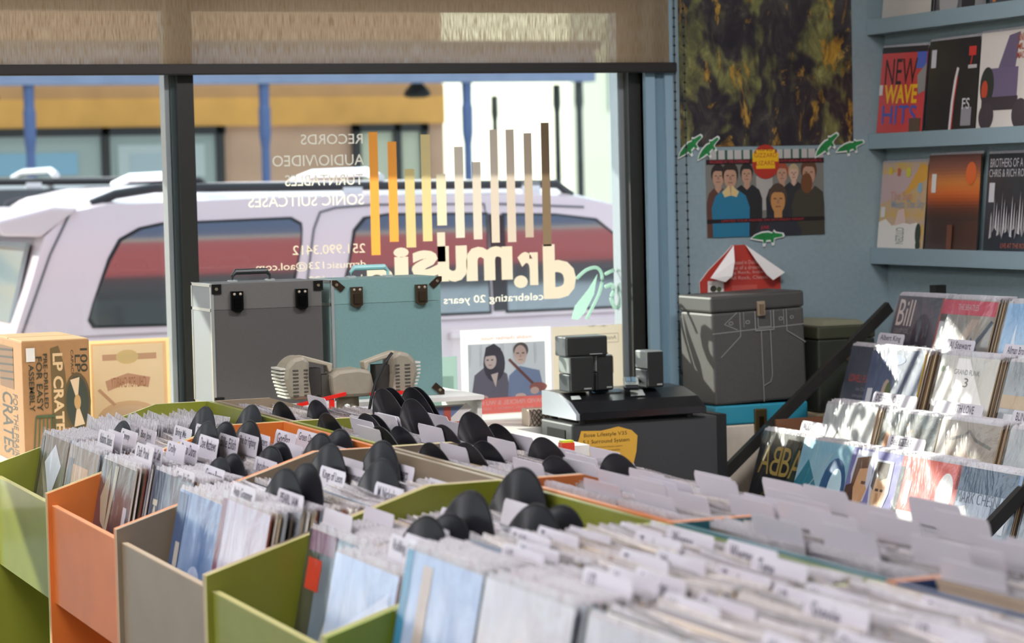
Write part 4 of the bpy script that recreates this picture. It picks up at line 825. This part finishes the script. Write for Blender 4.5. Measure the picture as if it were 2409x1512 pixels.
MB().lathe([(0, -.008), (.022, -.008), (.024, 0)], (.12, -.001, .19), pm('5a4430', .5), 16, 'y').build('buckle', t)
MB().prism([(.03, .29), (.2, .29), (.18, .305), (.06, .31)], 'y', .03, .2, pm('8a8a72', .6)).build('paper_slip', t)
t = thing('cream_box', 'cream box under the dark green case in the corner', 'box', (4.08, 7.25, 0))
MB().box((0, 0, 0), (.3, .3, .70), pm('b8a888', .7)).build('body', t, bevel=.005)
MB().box((-.003, -.003, .70), (.303, .303, .758), pm('c4b594', .7)).build('lid', t, bevel=.004)

# ================================================================== SURROUND SOUND STACK
blk = pm('26272a', .45, noise=.08, nscale=80); pla = pm('1c1d1f', .3)
t = thing('speaker_stand', 'low black stand under the subwoofer', 'stand', (3.066, 7.0, 0))
MB().box((0, 0, .425), (.534, .245, .443), blk).build('top', t)
for x in (.03, .48):
    for y in (.02, .2): MB().box((x, y, 0), (x + .03, y + .03, .425), blk).build('leg', t)
t = thing('subwoofer', 'large black subwoofer box with a yellow paper note', 'subwoofer', (3.066, 7.0, .445))
MB().box((0, 0, 0), (.534, .245, .357), pm('3a3b3c', .5, noise=.06, nscale=120)).build('cabinet', t, bevel=.006)
MB().box((-.003, .05, .20), (.004, .19, .335), pm('050505', .9)).build('port', t)
MB().box((.505, -.003, 0), (.538, .248, .36), pm('161617', .5)).build('end_cap', t)
n = thing('price_note', 'yellow handwritten note taped to the subwoofer front', 'note', (3.084, 6.998, .655))
MB().prism([(.005, .02), (.0, .09), (.012, .125), (.08, .122), (.14, .132), (.185, .118), (.205, .10), (.20, .05), (.18, -.02), (.01, -.02)], 'y', -.0025, -.001, pm('d9a63c', .6)).build('sheet', n)
art('lettering', [('t', 'Bose Lifestyle V35', .10, .80, .82, .90, '5a4a24', 0, 0), ('t', '5.1 Surround System', .08, .66, .86, .76, '5a4a24', 0, 0), ('t', 'complete home theater system', .20, .58, .74, .62, '7a6430', 0, 0), ('t', 'little to no wear or scratches', .22, .51, .70, .55, '7a6430', 0, 0), ('t', 'retail $3,299', .32, .44, .58, .48, '7a6430', 0, 0), ('t', 'Our price', .34, .37, .56, .41, '7a6430', 0, 0)], fry(0, -.02, .205, .132, -.0026), n)
t = thing('media_console', 'flat black media console with silver side on the subwoofer', 'console', (3.075, 6.985, .803))
prof = [(0, .012), (.0, .03), (.06, .062), (.16, .085), (.27, .088), (.27, .012)]
MB().prism([(y, z) for y, z in prof], 'x', .012, .44, pla).build('body', t)
MB().prism([(y, z) for y, z in prof], 'x', 0, .012, pm('b8bcc4', .25, metal=.4)).build('side_cap', t)
MB().prism([(y, z) for y, z in prof], 'x', .44, .452, pm('232426', .3)).build('side_cap', t)
MB().box((.014, -.003, .014), (.438, .0, .034), pm('121214', .15)).build('front_strip', t)
for x in (.03, .40):
    for y in (.02, .24): MB().lathe([(0, 0), (.012, 0), (.012, .014)], (x, y, -.001), pm('111111', .7), 10).build('foot', t)
MB().prism([(.05, .045), (.10, .045), (.10, .0475), (.05, .0475)], 'y', .06, .061, pm('b9bcb9', .5)).build('info_sticker', t)
art('info_sticker', [('p', [(.02, .2), (.10, .2), (.12, .55), (.05, .55)], 'b9c0bd'), ('p', [(.50, .2), (.62, .2), (.66, .8), (.56, .8)], 'c2c8c4'), ('p', [(.24, .7), (.5, .7), (.5, 1), (.26, 1)], '3f5a70')], lambda u, v, d: (.012 + u * .428, .06 + v * .1, .0635 + v * .023 + d * 2), t, d0=.001)
def cube_spk(x, y, z, w, h, d, lab, split=True):
    t = thing('satellite_speaker', lab, 'speaker', (x, y, z), 'small black satellite speakers')
    side = pm('8d9490', .35)  # pale grey on a black speaker: sunlit sides put into the colour
    if split:
        MB().box((0, .006, h * .52), (w, d, h), side).build('upper_cube', t, bevel=.004)
        MB().box((0, .006, 0), (w, d, h * .50), pm('33373a', .4)).build('lower_cube', t, bevel=.004)
    else: MB().box((0, .006, 0), (w, d, h), pm('4a4e50', .4)).build('body', t, bevel=.004)
    gr = MB().box((.003, -.002, .003), (w - .003, .0065, h - .003), pm('161715', .7, bump=.5, nscale=600)).build('grille', t, bevel=.003)
    MB().box((w * .55, -.003, h * .07), (w * .85, -.0018, h * .11), pm('9a9c9a', .3)).build('badge', gr)
cube_spk(3.103, 7.09, .893, .085, .112, .09, 'upright satellite speaker at the silver side of the console')
cube_spk(3.200, 7.10, .893, .06, .113, .09, 'upright satellite speaker between its neighbour and the remote')
cube_spk(3.092, 7.09, 1.006, .145, .062, .09, 'satellite speaker lying across the two upright ones', False)
cube_spk(3.372, 7.09, .893, .06, .118, .09, 'lone satellite speaker standing beside the wall casing')
t = thing('remote_control', 'black and silver remote control on the media console', 'remote control', (3.275, 7.06, .892)); t.rotation_euler = (rad(6), 0, rad(-24))
MB().box((0, 0, 0), (.05, .16, .016), pm('1b1f24', .25)).build('body', t, bevel=.006)
MB().box((.005, .01, .016), (.045, .05, .0185), pm('aeb6b4', .2, metal=.6)).build('end_plate', t, bevel=.001)
for i in range(4):
    for j in range(2): MB().box((.010 + j * .017, .06 + i * .02, .016), (.023 + j * .017, .07 + i * .02, .019), pm('5f7f96', .4)).build('button', t)
t = thing('packet', 'red and white packet poking up behind the back-row records', 'packet', (2.885, 6.66, .735))
MB().box((0, 0, 0), (.04, .03, .05), pm('d8432f', .4)).box((.008, -.001, .008), (.032, 0, .03), pm('b8382a', .5)).build('carton', t, bevel=.003)
MB().box((.002, .002, .05), (.038, .028, .056), pm('c9d43a', .4)).build('flap', t)
t = thing('packet_stand', 'small dark stool under the red packet', 'stool', (2.865, 6.62, 0))
MB().box((0, 0, .71), (.11, .09, .733), pm('3a3632', .6)).build('seat', t)
for x in (.01, .08):
    for y in (.01, .08): MB().box((x, y * .8, 0), (x + .02, y * .8 + .02, .71), pm('3a3632', .6)).build('leg', t)

# ================================================================== ON THE WINDOW SILL
rz_ = thing('display_riser', 'white riser board lifting the record cases on the sill', 'riser', (1.82, 6.76, .769))
MB().box((0, 0, .15), (.86, .34, .163), pm('e2e0da', .5)).build('board', rz_)
for x in (0, .40, .846): MB().box((x, .02, 0), (x + .014, .32, .15), pm('d8d6d0', .5)).build('support', rz_)
def flight(x0, x1, y0, z0, h, col, lid, sunlitc, cornc, latc, lab, lz, hc, dep=.215, corner='plain'):
    t = thing('record_case', lab, 'record case', (x0, y0, z0), 'record carrying cases in the window')
    wd = x1 - x0; sp_ = h - lz
    MB().box((.004, 0, .0), (wd - .004, dep, sp_), pm(col, .6, noise=.05, nscale=150)).build('body', t)
    MB().box((.004, 0, sp_ + .001), (wd - .004, dep, h), pm(lid, .6, noise=.05, nscale=150)).build('lid', t)
    MB().box((-.001, .008, .004), (.003, dep - .008, sp_ - .004), pm(sunlitc, .5)).build('sunlit_side', t)  # paler left side only: sunlight put into the colour
    MB().box((-.001, .008, sp_ + .004), (.003, dep - .008, h - .004), pm(sunlitc, .5)).build('sunlit_side', t)
    alm = pm('d6dcd8', .22, metal=.7)
    for z in (0, sp_ - .004, h - .008): MB().box((-.003, 0, z), (.006, dep, z + .009), alm).build('edge_rail', t)
    for y in (0, dep - .008):
        MB().box((-.003, y - .002, 0), (.006, y + .008, h), alm).build('edge_rail', t)
    for cx in (.0, wd - .028):
        for cz in (h - .028, .0):
            c = MB()
            if corner == 'plain': c.box((cx, -.004, cz), (cx + .028, .001, cz + .028), pm(cornc, .35, metal=.5))
            else:
                s = 1 if cx < .1 else -1; q = 1 if cz > .1 else -1; ax = cx if s > 0 else wd; az = h if q > 0 else 0
                c.prism([(ax, az), (ax + s * .014, az), (ax + s * .040, az - q * .022), (ax + s * .026, az - q * .036), (ax, az - q * .014)], 'y', -.004, .001, pm(cornc, .3, metal=.7))
            cc = c.build('corner_guard', t)
            MB().lathe([(0, -.006), (.004, -.006), (.005, -.004)], (cx + .014, 0, cz + .014), pm('b8aa90', .3, metal=.8), 8, 'y').build('rivet', cc)
    for lx in (.055, wd - .085):
        la = MB().prism([(lx, h - .075), (lx + .012, h - .082), (lx + .026, h - .082), (lx + .036, h - .075), (lx + .036, h - .022), (lx, h - .022)], 'y', -.012, -.001, pm(latc, .3, metal=.7)).build('latch', t)
        MB().box((lx + .008, -.017, h - .070), (lx + .028, -.012, h - .042), pm(latc, .25, metal=.8)).build('latch_lever', la)
        for rx in (.009, .027): MB().lathe([(0, -.004), (.004, -.003), (.004, 0)], (lx + rx, -.012, h - .030), pm('d8cbb8', .3, metal=.8), 8, 'y').build('rivet', la)
    a = wd * .28; b2 = wd * .62
    hd = MB().tube([(a, dep * .5, h), (a, dep * .5, h + .018), (a + .01, dep * .5, h + .03), (b2 - .01, dep * .5, h + .03), (b2, dep * .5, h + .018), (b2, dep * .5, h)], [.004, .005, .009, .009, .005, .004], pm(hc, .3), 10).build('handle', t)
    for q in (a, b2): MB().box((q - .012, dep * .5 - .012, h), (q + .012, dep * .5 + .012, h + .006), alm).build('handle_mount', hd)
    return t
flight(1.884, 2.218, 6.85, .933, .353, '4b4947', '5c5a57', '868c8e', '1e1d1c', '131313', 'charcoal grey record case with two black latches on the sill', .075, '2a2e2e')
flight(2.246, 2.588, 6.85, .933, .352, '6a8c8a', '6f918e', 'a8ccc8', '4a3b2e', '5a4c3c', 'teal record case with brass-toned latches on the sill', .072, '8fc4c2', corner='clip')
# white cord tag seen on the lid edge of the teal case
t = thing('union_box', 'small box with a faded red and blue flag print under the teal case', 'box', (2.50, 6.782, .933 - .151))
MB().box((0, 0, 0), (.14, .05, .12), pm('d9d4cf', .5)).build('carton', t)
art('print', [('r', 0, 0, 1, 1, '6a7898'), ('l', [(0, 0), (1, 1)], .2, 'd9d4cf'), ('l', [(0, 1), (1, 0)], .2, 'd9d4cf'), ('r', .42, 0, .58, 1, 'b0584a'), ('r', 0, .38, 1, .62, 'b0584a')], fry(0, 0, .14, .12, 0), t)
# drive-in speakers
gray = pm('8d8676', .55, noise=.06, nscale=50); gdk = pm('4a473f', .6)
def drivein(x, y, z, s, lab):
    t = thing('drive_in_speaker', lab, 'speaker', (x, y, z), 'old drive-in theatre speakers')
    pr = [(0, 0), (-.018 * s, .06), (-.012 * s, .095), (.012 * s, .118), (.04 * s, .124), (.06 * s, .112), (.058 * s, .06), (.065 * s, 0)]
    b = MB().prism(pr if s > 0 else pr[::-1], 'y', 0, .10, gray).build('shell', t, bevel=.012)
    for k in range(9):
        zz = .006 + k * .010; xx = -.018 * s * min(1, zz / .06)
        MB().box((min(xx - .008 * s, xx + .012 * s), .006, zz), (max(xx - .008 * s, xx + .012 * s), .094, zz + .005), pm('c9c8bc', .4)).build('rib', t)
    for k in range(8):
        zz = .012 + k * .010
        MB().box((min(.008 * s, .024 * s), -.0015, zz), (max(.008 * s, .024 * s), .001, zz + .004), gdk).build('slot', t)
        MB().box((min(.040 * s, .052 * s), -.0015, zz), (max(.040 * s, .052 * s), .001, zz + .004), gdk).build('slot', t)
    hk = [(.035 * s, .122), (.045 * s, .108), (.118 * s, .090), (.124 * s, .072), (.132 * s, .074), (.136 * s, .096), (.05 * s, .122)]
    MB().prism(hk if s < 0 else hk[::-1], 'y', .03, .07, pm('a39b88', .55)).build('hanger_hook', t, bevel=.003)
    MB().box((min(.06 * s, .10 * s), .03, .01), (max(.06 * s, .10 * s), .08, .085), pm('34322e', .6)).build('cradle', t)
drivein(2.022, 6.56, .965, 1, 'grey ribbed drive-in speaker in front of the charcoal case')
drivein(2.385, 6.56, .965, -1, 'grey ribbed drive-in speaker in front of the teal case')
t = thing('junction_post', 'grey junction box on a post between the drive-in speakers', 'junction box', (2.205, 6.61, .0))
MB().prism([(-.052, .965), (.058, .965), (.066, .99), (.056, 1.038), (.02, 1.046), (-.04, 1.042), (-.062, 1.03), (-.058, .985)], 'y', -.05, .045, gray).build('head', t, bevel=.01)
MB().box((-.082, -.02, .96), (-.05, .03, 1.03), pm('45423a', .6)).build('side_bracket', t)
MB().lathe([(.032, 0), (.032, .966)], (0, 0, 0), pm('857c68', .6), 18).build('post', t)
MB().lathe([(0, 0), (.11, 0), (.11, .02), (.04, .04)], (0, 0, 0), pm('5a564c', .6), 20).build('base', t)
redm = pm('d8251c', .4)
MB().box((-.165, -.058, .955), (-.02, -.05, .965), redm, Matrix.Translation((-.09, 0, .955)) @ Matrix.Rotation(rad(-10), 4, 'Y') @ Matrix.Translation((.09, 0, -.950))).build('red_arm', t)
MB().box((.05, -.058, .966), (.20, -.05, .976), redm).build('red_arm', t)
MB().box((-.072, -.058, .915), (-.058, -.05, .962), redm).build('red_arm', t)
MB().tube([(.115, -.06, 1.085), (.09, -.07, 1.06), (.06, -.075, 1.01), (.045, -.075, .96), (.038, -.07, .92)], .0045, pm('15171a', .5), 8).build('cable', t)
for x, zz in ((-.09, .915), (-.02, .925), (.0, .918)): MB().lathe([(0, 0), (.008, 0), (.008, .02), (0, .024)], (x, -.055, zz), pm('d8dcd8', .3), 10).build('bulb', t)
# record crate carton
t = thing('record_crate_carton', 'brown cardboard carton printed with a record crate drawing', 'carton', (1.384, 7.10, .769))
cb = pm('a0764a', .75, noise=.06, nscale=30)
MB().box((0, 0, 0), (.197, .42, .362), cb).build('body', t, bevel=.003)
MB().box((.002, .006, .362), (.195, .20, .365), pm('c9a878', .75)).box((.002, .22, .362), (.195, .414, .365), pm('c9a878', .75)).build('top_flap', t)
ink = '3c3a2c'
art('print', [('t', '100', .86, .74, .97, .93, ink, 90), ('t', 'LP', .78, .74, .86, .88, ink, 90), ('t', 'CAPACITY', .72, .66, .76, .92, ink, 90, 0), ('p', [(.42, .94), (.54, .96), (.62, .80), (.70, .30), (.42, .30)], '6a5636'), ('t', 'LP CRATES', .45, .20, .60, .90, 'd2b184', 90, .03),
              ('e', .80, .50, .20, .24, '5c4c30'), ('e', .80, .50, .17, .21, '3e4238'), ('p', [(.80, .50), (.70, .68), (.84, .70)], 'd2b692'), ('p', [(.80, .50), (.74, .30), (.90, .32)], 'd2b692'), ('e', .80, .50, .05, .06, 'b8925e'),
              ('t', 'PRE-DRILLED', .31, .46, .37, .90, ink, 90), ('t', 'FOR EASY', .20, .44, .29, .88, ink, 90), ('t', 'ASSEMBLY', .09, .44, .17, .82, ink, 90), ('r', .06, .84, .19, .95, 'd9d4ca')]
    + [('l', [(.12 + k * .07, 0), (.18 + k * .055, .40)], .02, '4c5a3c') for k in range(6)] + [('l', [(.18, .40), (.46, .40)], .02, '4c5a3c')], fry(0, 0, .197, .362, 0), t)
art('side_print', [('t', 'CRATES', .25, .05, .62, .56, ink, 90), ('t', 'FOR THE PRAIRIE', .64, .0, .8, .56, ink, 90, 0), ('r', .2, .60, .7, .94, '7a5632')] + [('l', [(.2, .66 + k * .06), (.7, .68 + k * .06)], .015, ink) for k in range(5)],
    lambda u, v, d: (-d, .42 - u * .42, v * .362), t)
# posters standing against the glass (seen from behind, so their print is mirrored)
def glass_poster(x0, x1, z0, z1, base, lab, shapes, name):
    t = thing(name, lab, 'poster', (x0, 7.655, z0))
    MB().box((0, -.0008, 0), (x1 - x0, .0008, z1 - z0), decal(base)).build('sheet', t)
    shapes = [sh_[:6] + (decal(sh_[6], .4),) + sh_[7:] if sh_[0] == 't' else sh_[:-1] + (decal(sh_[-1], .4),) for sh_ in shapes]
    art('print', shapes, fry(0, 0, x1 - x0, z1 - z0, -.001), t); return t
glass_poster(1.60, 1.962, .77, 1.092, 'fae6bc', 'cream poster with a brown banner beside the carton', [('r', .30, 0, .97, .97, 'ecd0a4'), ('r', .32, 0, .94, .95, 'fbeec8'), ('r', .40, .80, .88, .86, 'dcb894'), ('e', .62, .83, .10, .07, 'ecd89c'), ('p', [(.42, .60), (.62, .67), (.82, .62), (.80, .52), (.62, .57), (.44, .50)], 'dcb494'), ('t', 'CHILI FOR CHARITY', .47, .53, .78, .63, 'b8845c', 'm', 0), ('e', .62, .22, .28, .18, 'eccfa4'), ('e', .62, .22, .22, .13, 'f0d6b0'), ('l', [(.36, .52), (.50, .36)], .03, 'dcb894')], 'chili_poster')
glass_poster(2.955, 3.282, .765, 1.07, 'fbfaf6', 'concert poster with a photo of two seated musicians', [
  ('t', 'mobile chamber music', .22, .88, .78, .92, 'dc9c92', 'm', 0), ('r', .075, .24, .93, .84, 'c6ccd4')] + [('r', .08 + k * .12, .60, .11 + k * .12, .84, 'd6dbe0') for k in range(7)] + [
  ('p', [(.10, .24), (.14, .5), (.30, .62), (.50, .5), (.54, .24)], '7d7a88'), ('e', .36, .62, .12, .20, '5e5c66'), ('e', .32, .65, .065, .09, 'ecdcd6'), ('p', [(.25, .70), (.27, .80), (.36, .84), (.44, .78), (.40, .70), (.34, .71)], '5e5c66'), ('r', .275, .655, .30, .668, '6a5a58'), ('r', .325, .655, .35, .668, '6a5a58'), ('r', .295, .60, .33, .608, 'b87a74'), ('p', [(.32, .5), (.37, .36), (.40, .52)], 'ecdcd6'), ('p', [(.50, .24), (.52, .48), (.64, .58), (.86, .52), (.92, .24)], '8c9cba'), ('e', .655, .755, .085, .085, '6e6866'), ('e', .65, .705, .07, .105, 'e6cfc4'), ('r', .605, .715, .635, .728, '6a5a58'), ('r', .665, .715, .695, .728, '6a5a58'), ('r', .625, .645, .675, .653, 'b8857c'), ('p', [(.645, .71), (.655, .71), (.66, .675), (.64, .675)], 'd0b0a4'), ('l', [(.52, .66), (.80, .36)], .03, '8a6460'), ('e', .84, .34, .10, .05, 'b47a72'), ('e', .80, .30, .05, .04, 'e6cfc4'), ('e', .64, .25, .06, .03, 'e6cfc4'), ('e', .20, .25, .08, .03, 'd8c0b8'),
  ('r', .075, .07, .93, .245, 'e88078'), ('t', 'DAVID FINCKEL & WU HAN', .10, .165, .90, .215, 'ecd2cc', 'm'), ('t', '3pm SUN. MARCH 1, 2020', .22, .105, .78, .14, 'e6c0b8', 'm', 0)], 'concert_poster')
glass_poster(3.288, 3.549, .765, 1.066, 'e6dfd0', 'beige poster about a suitcase behind the satellite speakers', [('l', [(.06, .80), (.94, .80), (.94, .90), (.06, .90), (.06, .80)], .006, 'a8a294'), ('t', 'Anatomy of a Sonic Suitcase', .09, .82, .91, .88, '8f8c7c', 'm', 0), ('r', .60, .45, .86, .64, 'a8846c'), ('l', [(.68, .64), (.68, .68), (.78, .68), (.78, .64)], .012, '6a5c50'), ('t', 'speaker amp', .1, .4, .3, .43, 'a8a294', 'm', 0)], 'suitcase_poster')
glass_poster(2.80, 2.94, .77, .985, 'c4d8cf', 'pale green leaflet half hidden by the teal case', [('r', .1, .1, .9, .7, 'b0cbc0')], 'green_leaflet')
t = thing('lattice_box', 'small box with a dark lattice pattern on the sill', 'box', (3.06, 7.33, .769))
MB().box((0, 0, 0), (.085, .06, .055), pm('cdb9a8', .6)).build('carton', t)
art('print', [('l', [(k * .2 - .4, 0), (k * .2 + .2, 1)], .05, '4a4440') for k in range(6)] + [('l', [(k * .2 + .2, 0), (k * .2 - .4, 1)], .05, '4a4440') for k in range(6)], lambda u, v, d: (min(1, max(0, u)) * .085, -d, v * .055), t)

# ================================================================== LETTERING ON THE GLASS (reads from the street)
YG = 7.689
def dec(mb, x0, z0, x1, z1, text, mat, bold=.02):
    g, f = glyph(text, bold); mb.add([(x0 + (1 - a) * (x1 - x0), 0, z0 + b_ * (z1 - z0)) for a, b_ in g], f, mat)
white = decal('f0ead8', .45); crm = decal('dfd0b8', .4)
t = thing('window_lettering', 'small cream lettering mirrored on the glass above the cases', 'lettering', (0, YG, 0))
for tx, b_ in (('RECORDS', (2.429, 1.697, 2.641, 1.73)), ('AUDIO/VIDEO', (2.331, 1.627, 2.644, 1.663)), ('TURNTABLES', (2.372, 1.563, 2.639, 1.599)), ('SONIC SUITCASES', (2.246, 1.497, 2.64, 1.533)), ('251.990.3412', (2.391, 1.339, 2.64, 1.37)), ('drmusic123@aol.com', (2.266, 1.285, 2.641, 1.316)), ('drmusic123.com', (2.358, 1.243, 2.641, 1.268))):
    mb = MB(); dec(mb, *b_, tx, white if tx[0].isupper() else crm, .004); mb.build('text_line', t, recalc=False)
t = thing('window_logo', 'large mirrored dr.music logo with coloured bars on the glass', 'logo', (0, YG, 0))
for ch_, b_ in (('d', (3.275, 1.161, 3.396, 1.346)), ('r', (3.182, 1.21, 3.256, 1.323)), ('m', (2.996, 1.232, 3.163, 1.346)), ('u', (2.894, 1.232, 2.999, 1.352)), ('s', (2.801, 1.249, 2.894, 1.34)), ('i', (2.738, 1.233, 2.792, 1.352)), ('c', (2.642, 1.205, 2.737, 1.293))):
    mb = MB(); dec(mb, *b_, ch_, crm, .045)
    if ch_ == 'u': mb.add([(2.894, 0, 1.3), (2.922, 0, 1.3), (2.922, 0, 1.398), (2.894, 0, 1.398)], [(0, 1, 2, 3)], crm)
    mb.build('letter', t, recalc=False)
MB().add([(3.192 + .025 * cos(2 * PI * a / 20), 0, 1.223 + .021 * sin(2 * PI * a / 20)) for a in range(20)], [list(range(20))], crm).build('letter', t, recalc=False)
mb = MB(); dec(mb, 2.868, 1.151, 3.273, 1.184, 'celebrating 20 years in', white, .006); mb.build('text_line', t, recalc=False)
for (xl, xr, zt, _, _, zb), c in zip(((2.662, 2.693, 1.735, 0, 0, 1.33), (2.727, 2.758, 1.702, 0, 0, 1.372), (2.785, 2.819, 1.611, 0, 0, 1.351), (2.844, 2.877, 1.724, 0, 0, 1.37), (2.896, 2.930, 1.592, 0, 0, 1.421), (2.961, 2.993, 1.682, 0, 0, 1.378), (3.025, 3.056, 1.63, 0, 0, 1.371), (3.09, 3.119, 1.737, 0, 0, 1.358), (3.148, 3.179, 1.737, 0, 0, 1.358), (3.213, 3.243, 1.724, 0, 0, 1.372), (3.277, 3.308, 1.758, 0, 0, 1.34)),
                                     ('f2a24a', 'f2a04a', 'd0bb84', 'd6c08a', 'dccdae', 'd6c8b6', 'd2c3b2', 'cdbcab', 'c9b7a6', 'b9a592', '7d6852')):
    MB().add([(xl, 0, zb), (xr, 0, zb), (xr, 0, zt), (xl, 0, zt)], [(0, 1, 2, 3)], decal(c)).build('bar', t, recalc=False)
t = thing('window_squiggle', 'pale green squiggle at the window edge by the logo', 'painting', (0, 7.702, 0))  # pale green strokes modelled on the outer face of the glass
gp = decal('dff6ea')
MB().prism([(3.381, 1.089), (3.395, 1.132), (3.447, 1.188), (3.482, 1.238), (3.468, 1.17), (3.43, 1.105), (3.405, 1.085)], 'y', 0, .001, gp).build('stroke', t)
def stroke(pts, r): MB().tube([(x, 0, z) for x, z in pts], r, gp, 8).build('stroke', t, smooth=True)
def smooth(pts, k=5):
    P = [pts[0]] + pts + [pts[-1]]; o = []
    for i in range(1, len(P) - 2):
        for j in range(k):
            s = j / k; a, b, c, d = P[i - 1], P[i], P[i + 1], P[i + 2]
            o.append(tuple(.5 * (2 * b[q] + (c[q] - a[q]) * s + (2 * a[q] - 5 * b[q] + 4 * c[q] - d[q]) * s * s + (3 * b[q] - a[q] - 3 * c[q] + d[q]) * s ** 3) for q in (0, 1)))
    return o + [pts[-1]]
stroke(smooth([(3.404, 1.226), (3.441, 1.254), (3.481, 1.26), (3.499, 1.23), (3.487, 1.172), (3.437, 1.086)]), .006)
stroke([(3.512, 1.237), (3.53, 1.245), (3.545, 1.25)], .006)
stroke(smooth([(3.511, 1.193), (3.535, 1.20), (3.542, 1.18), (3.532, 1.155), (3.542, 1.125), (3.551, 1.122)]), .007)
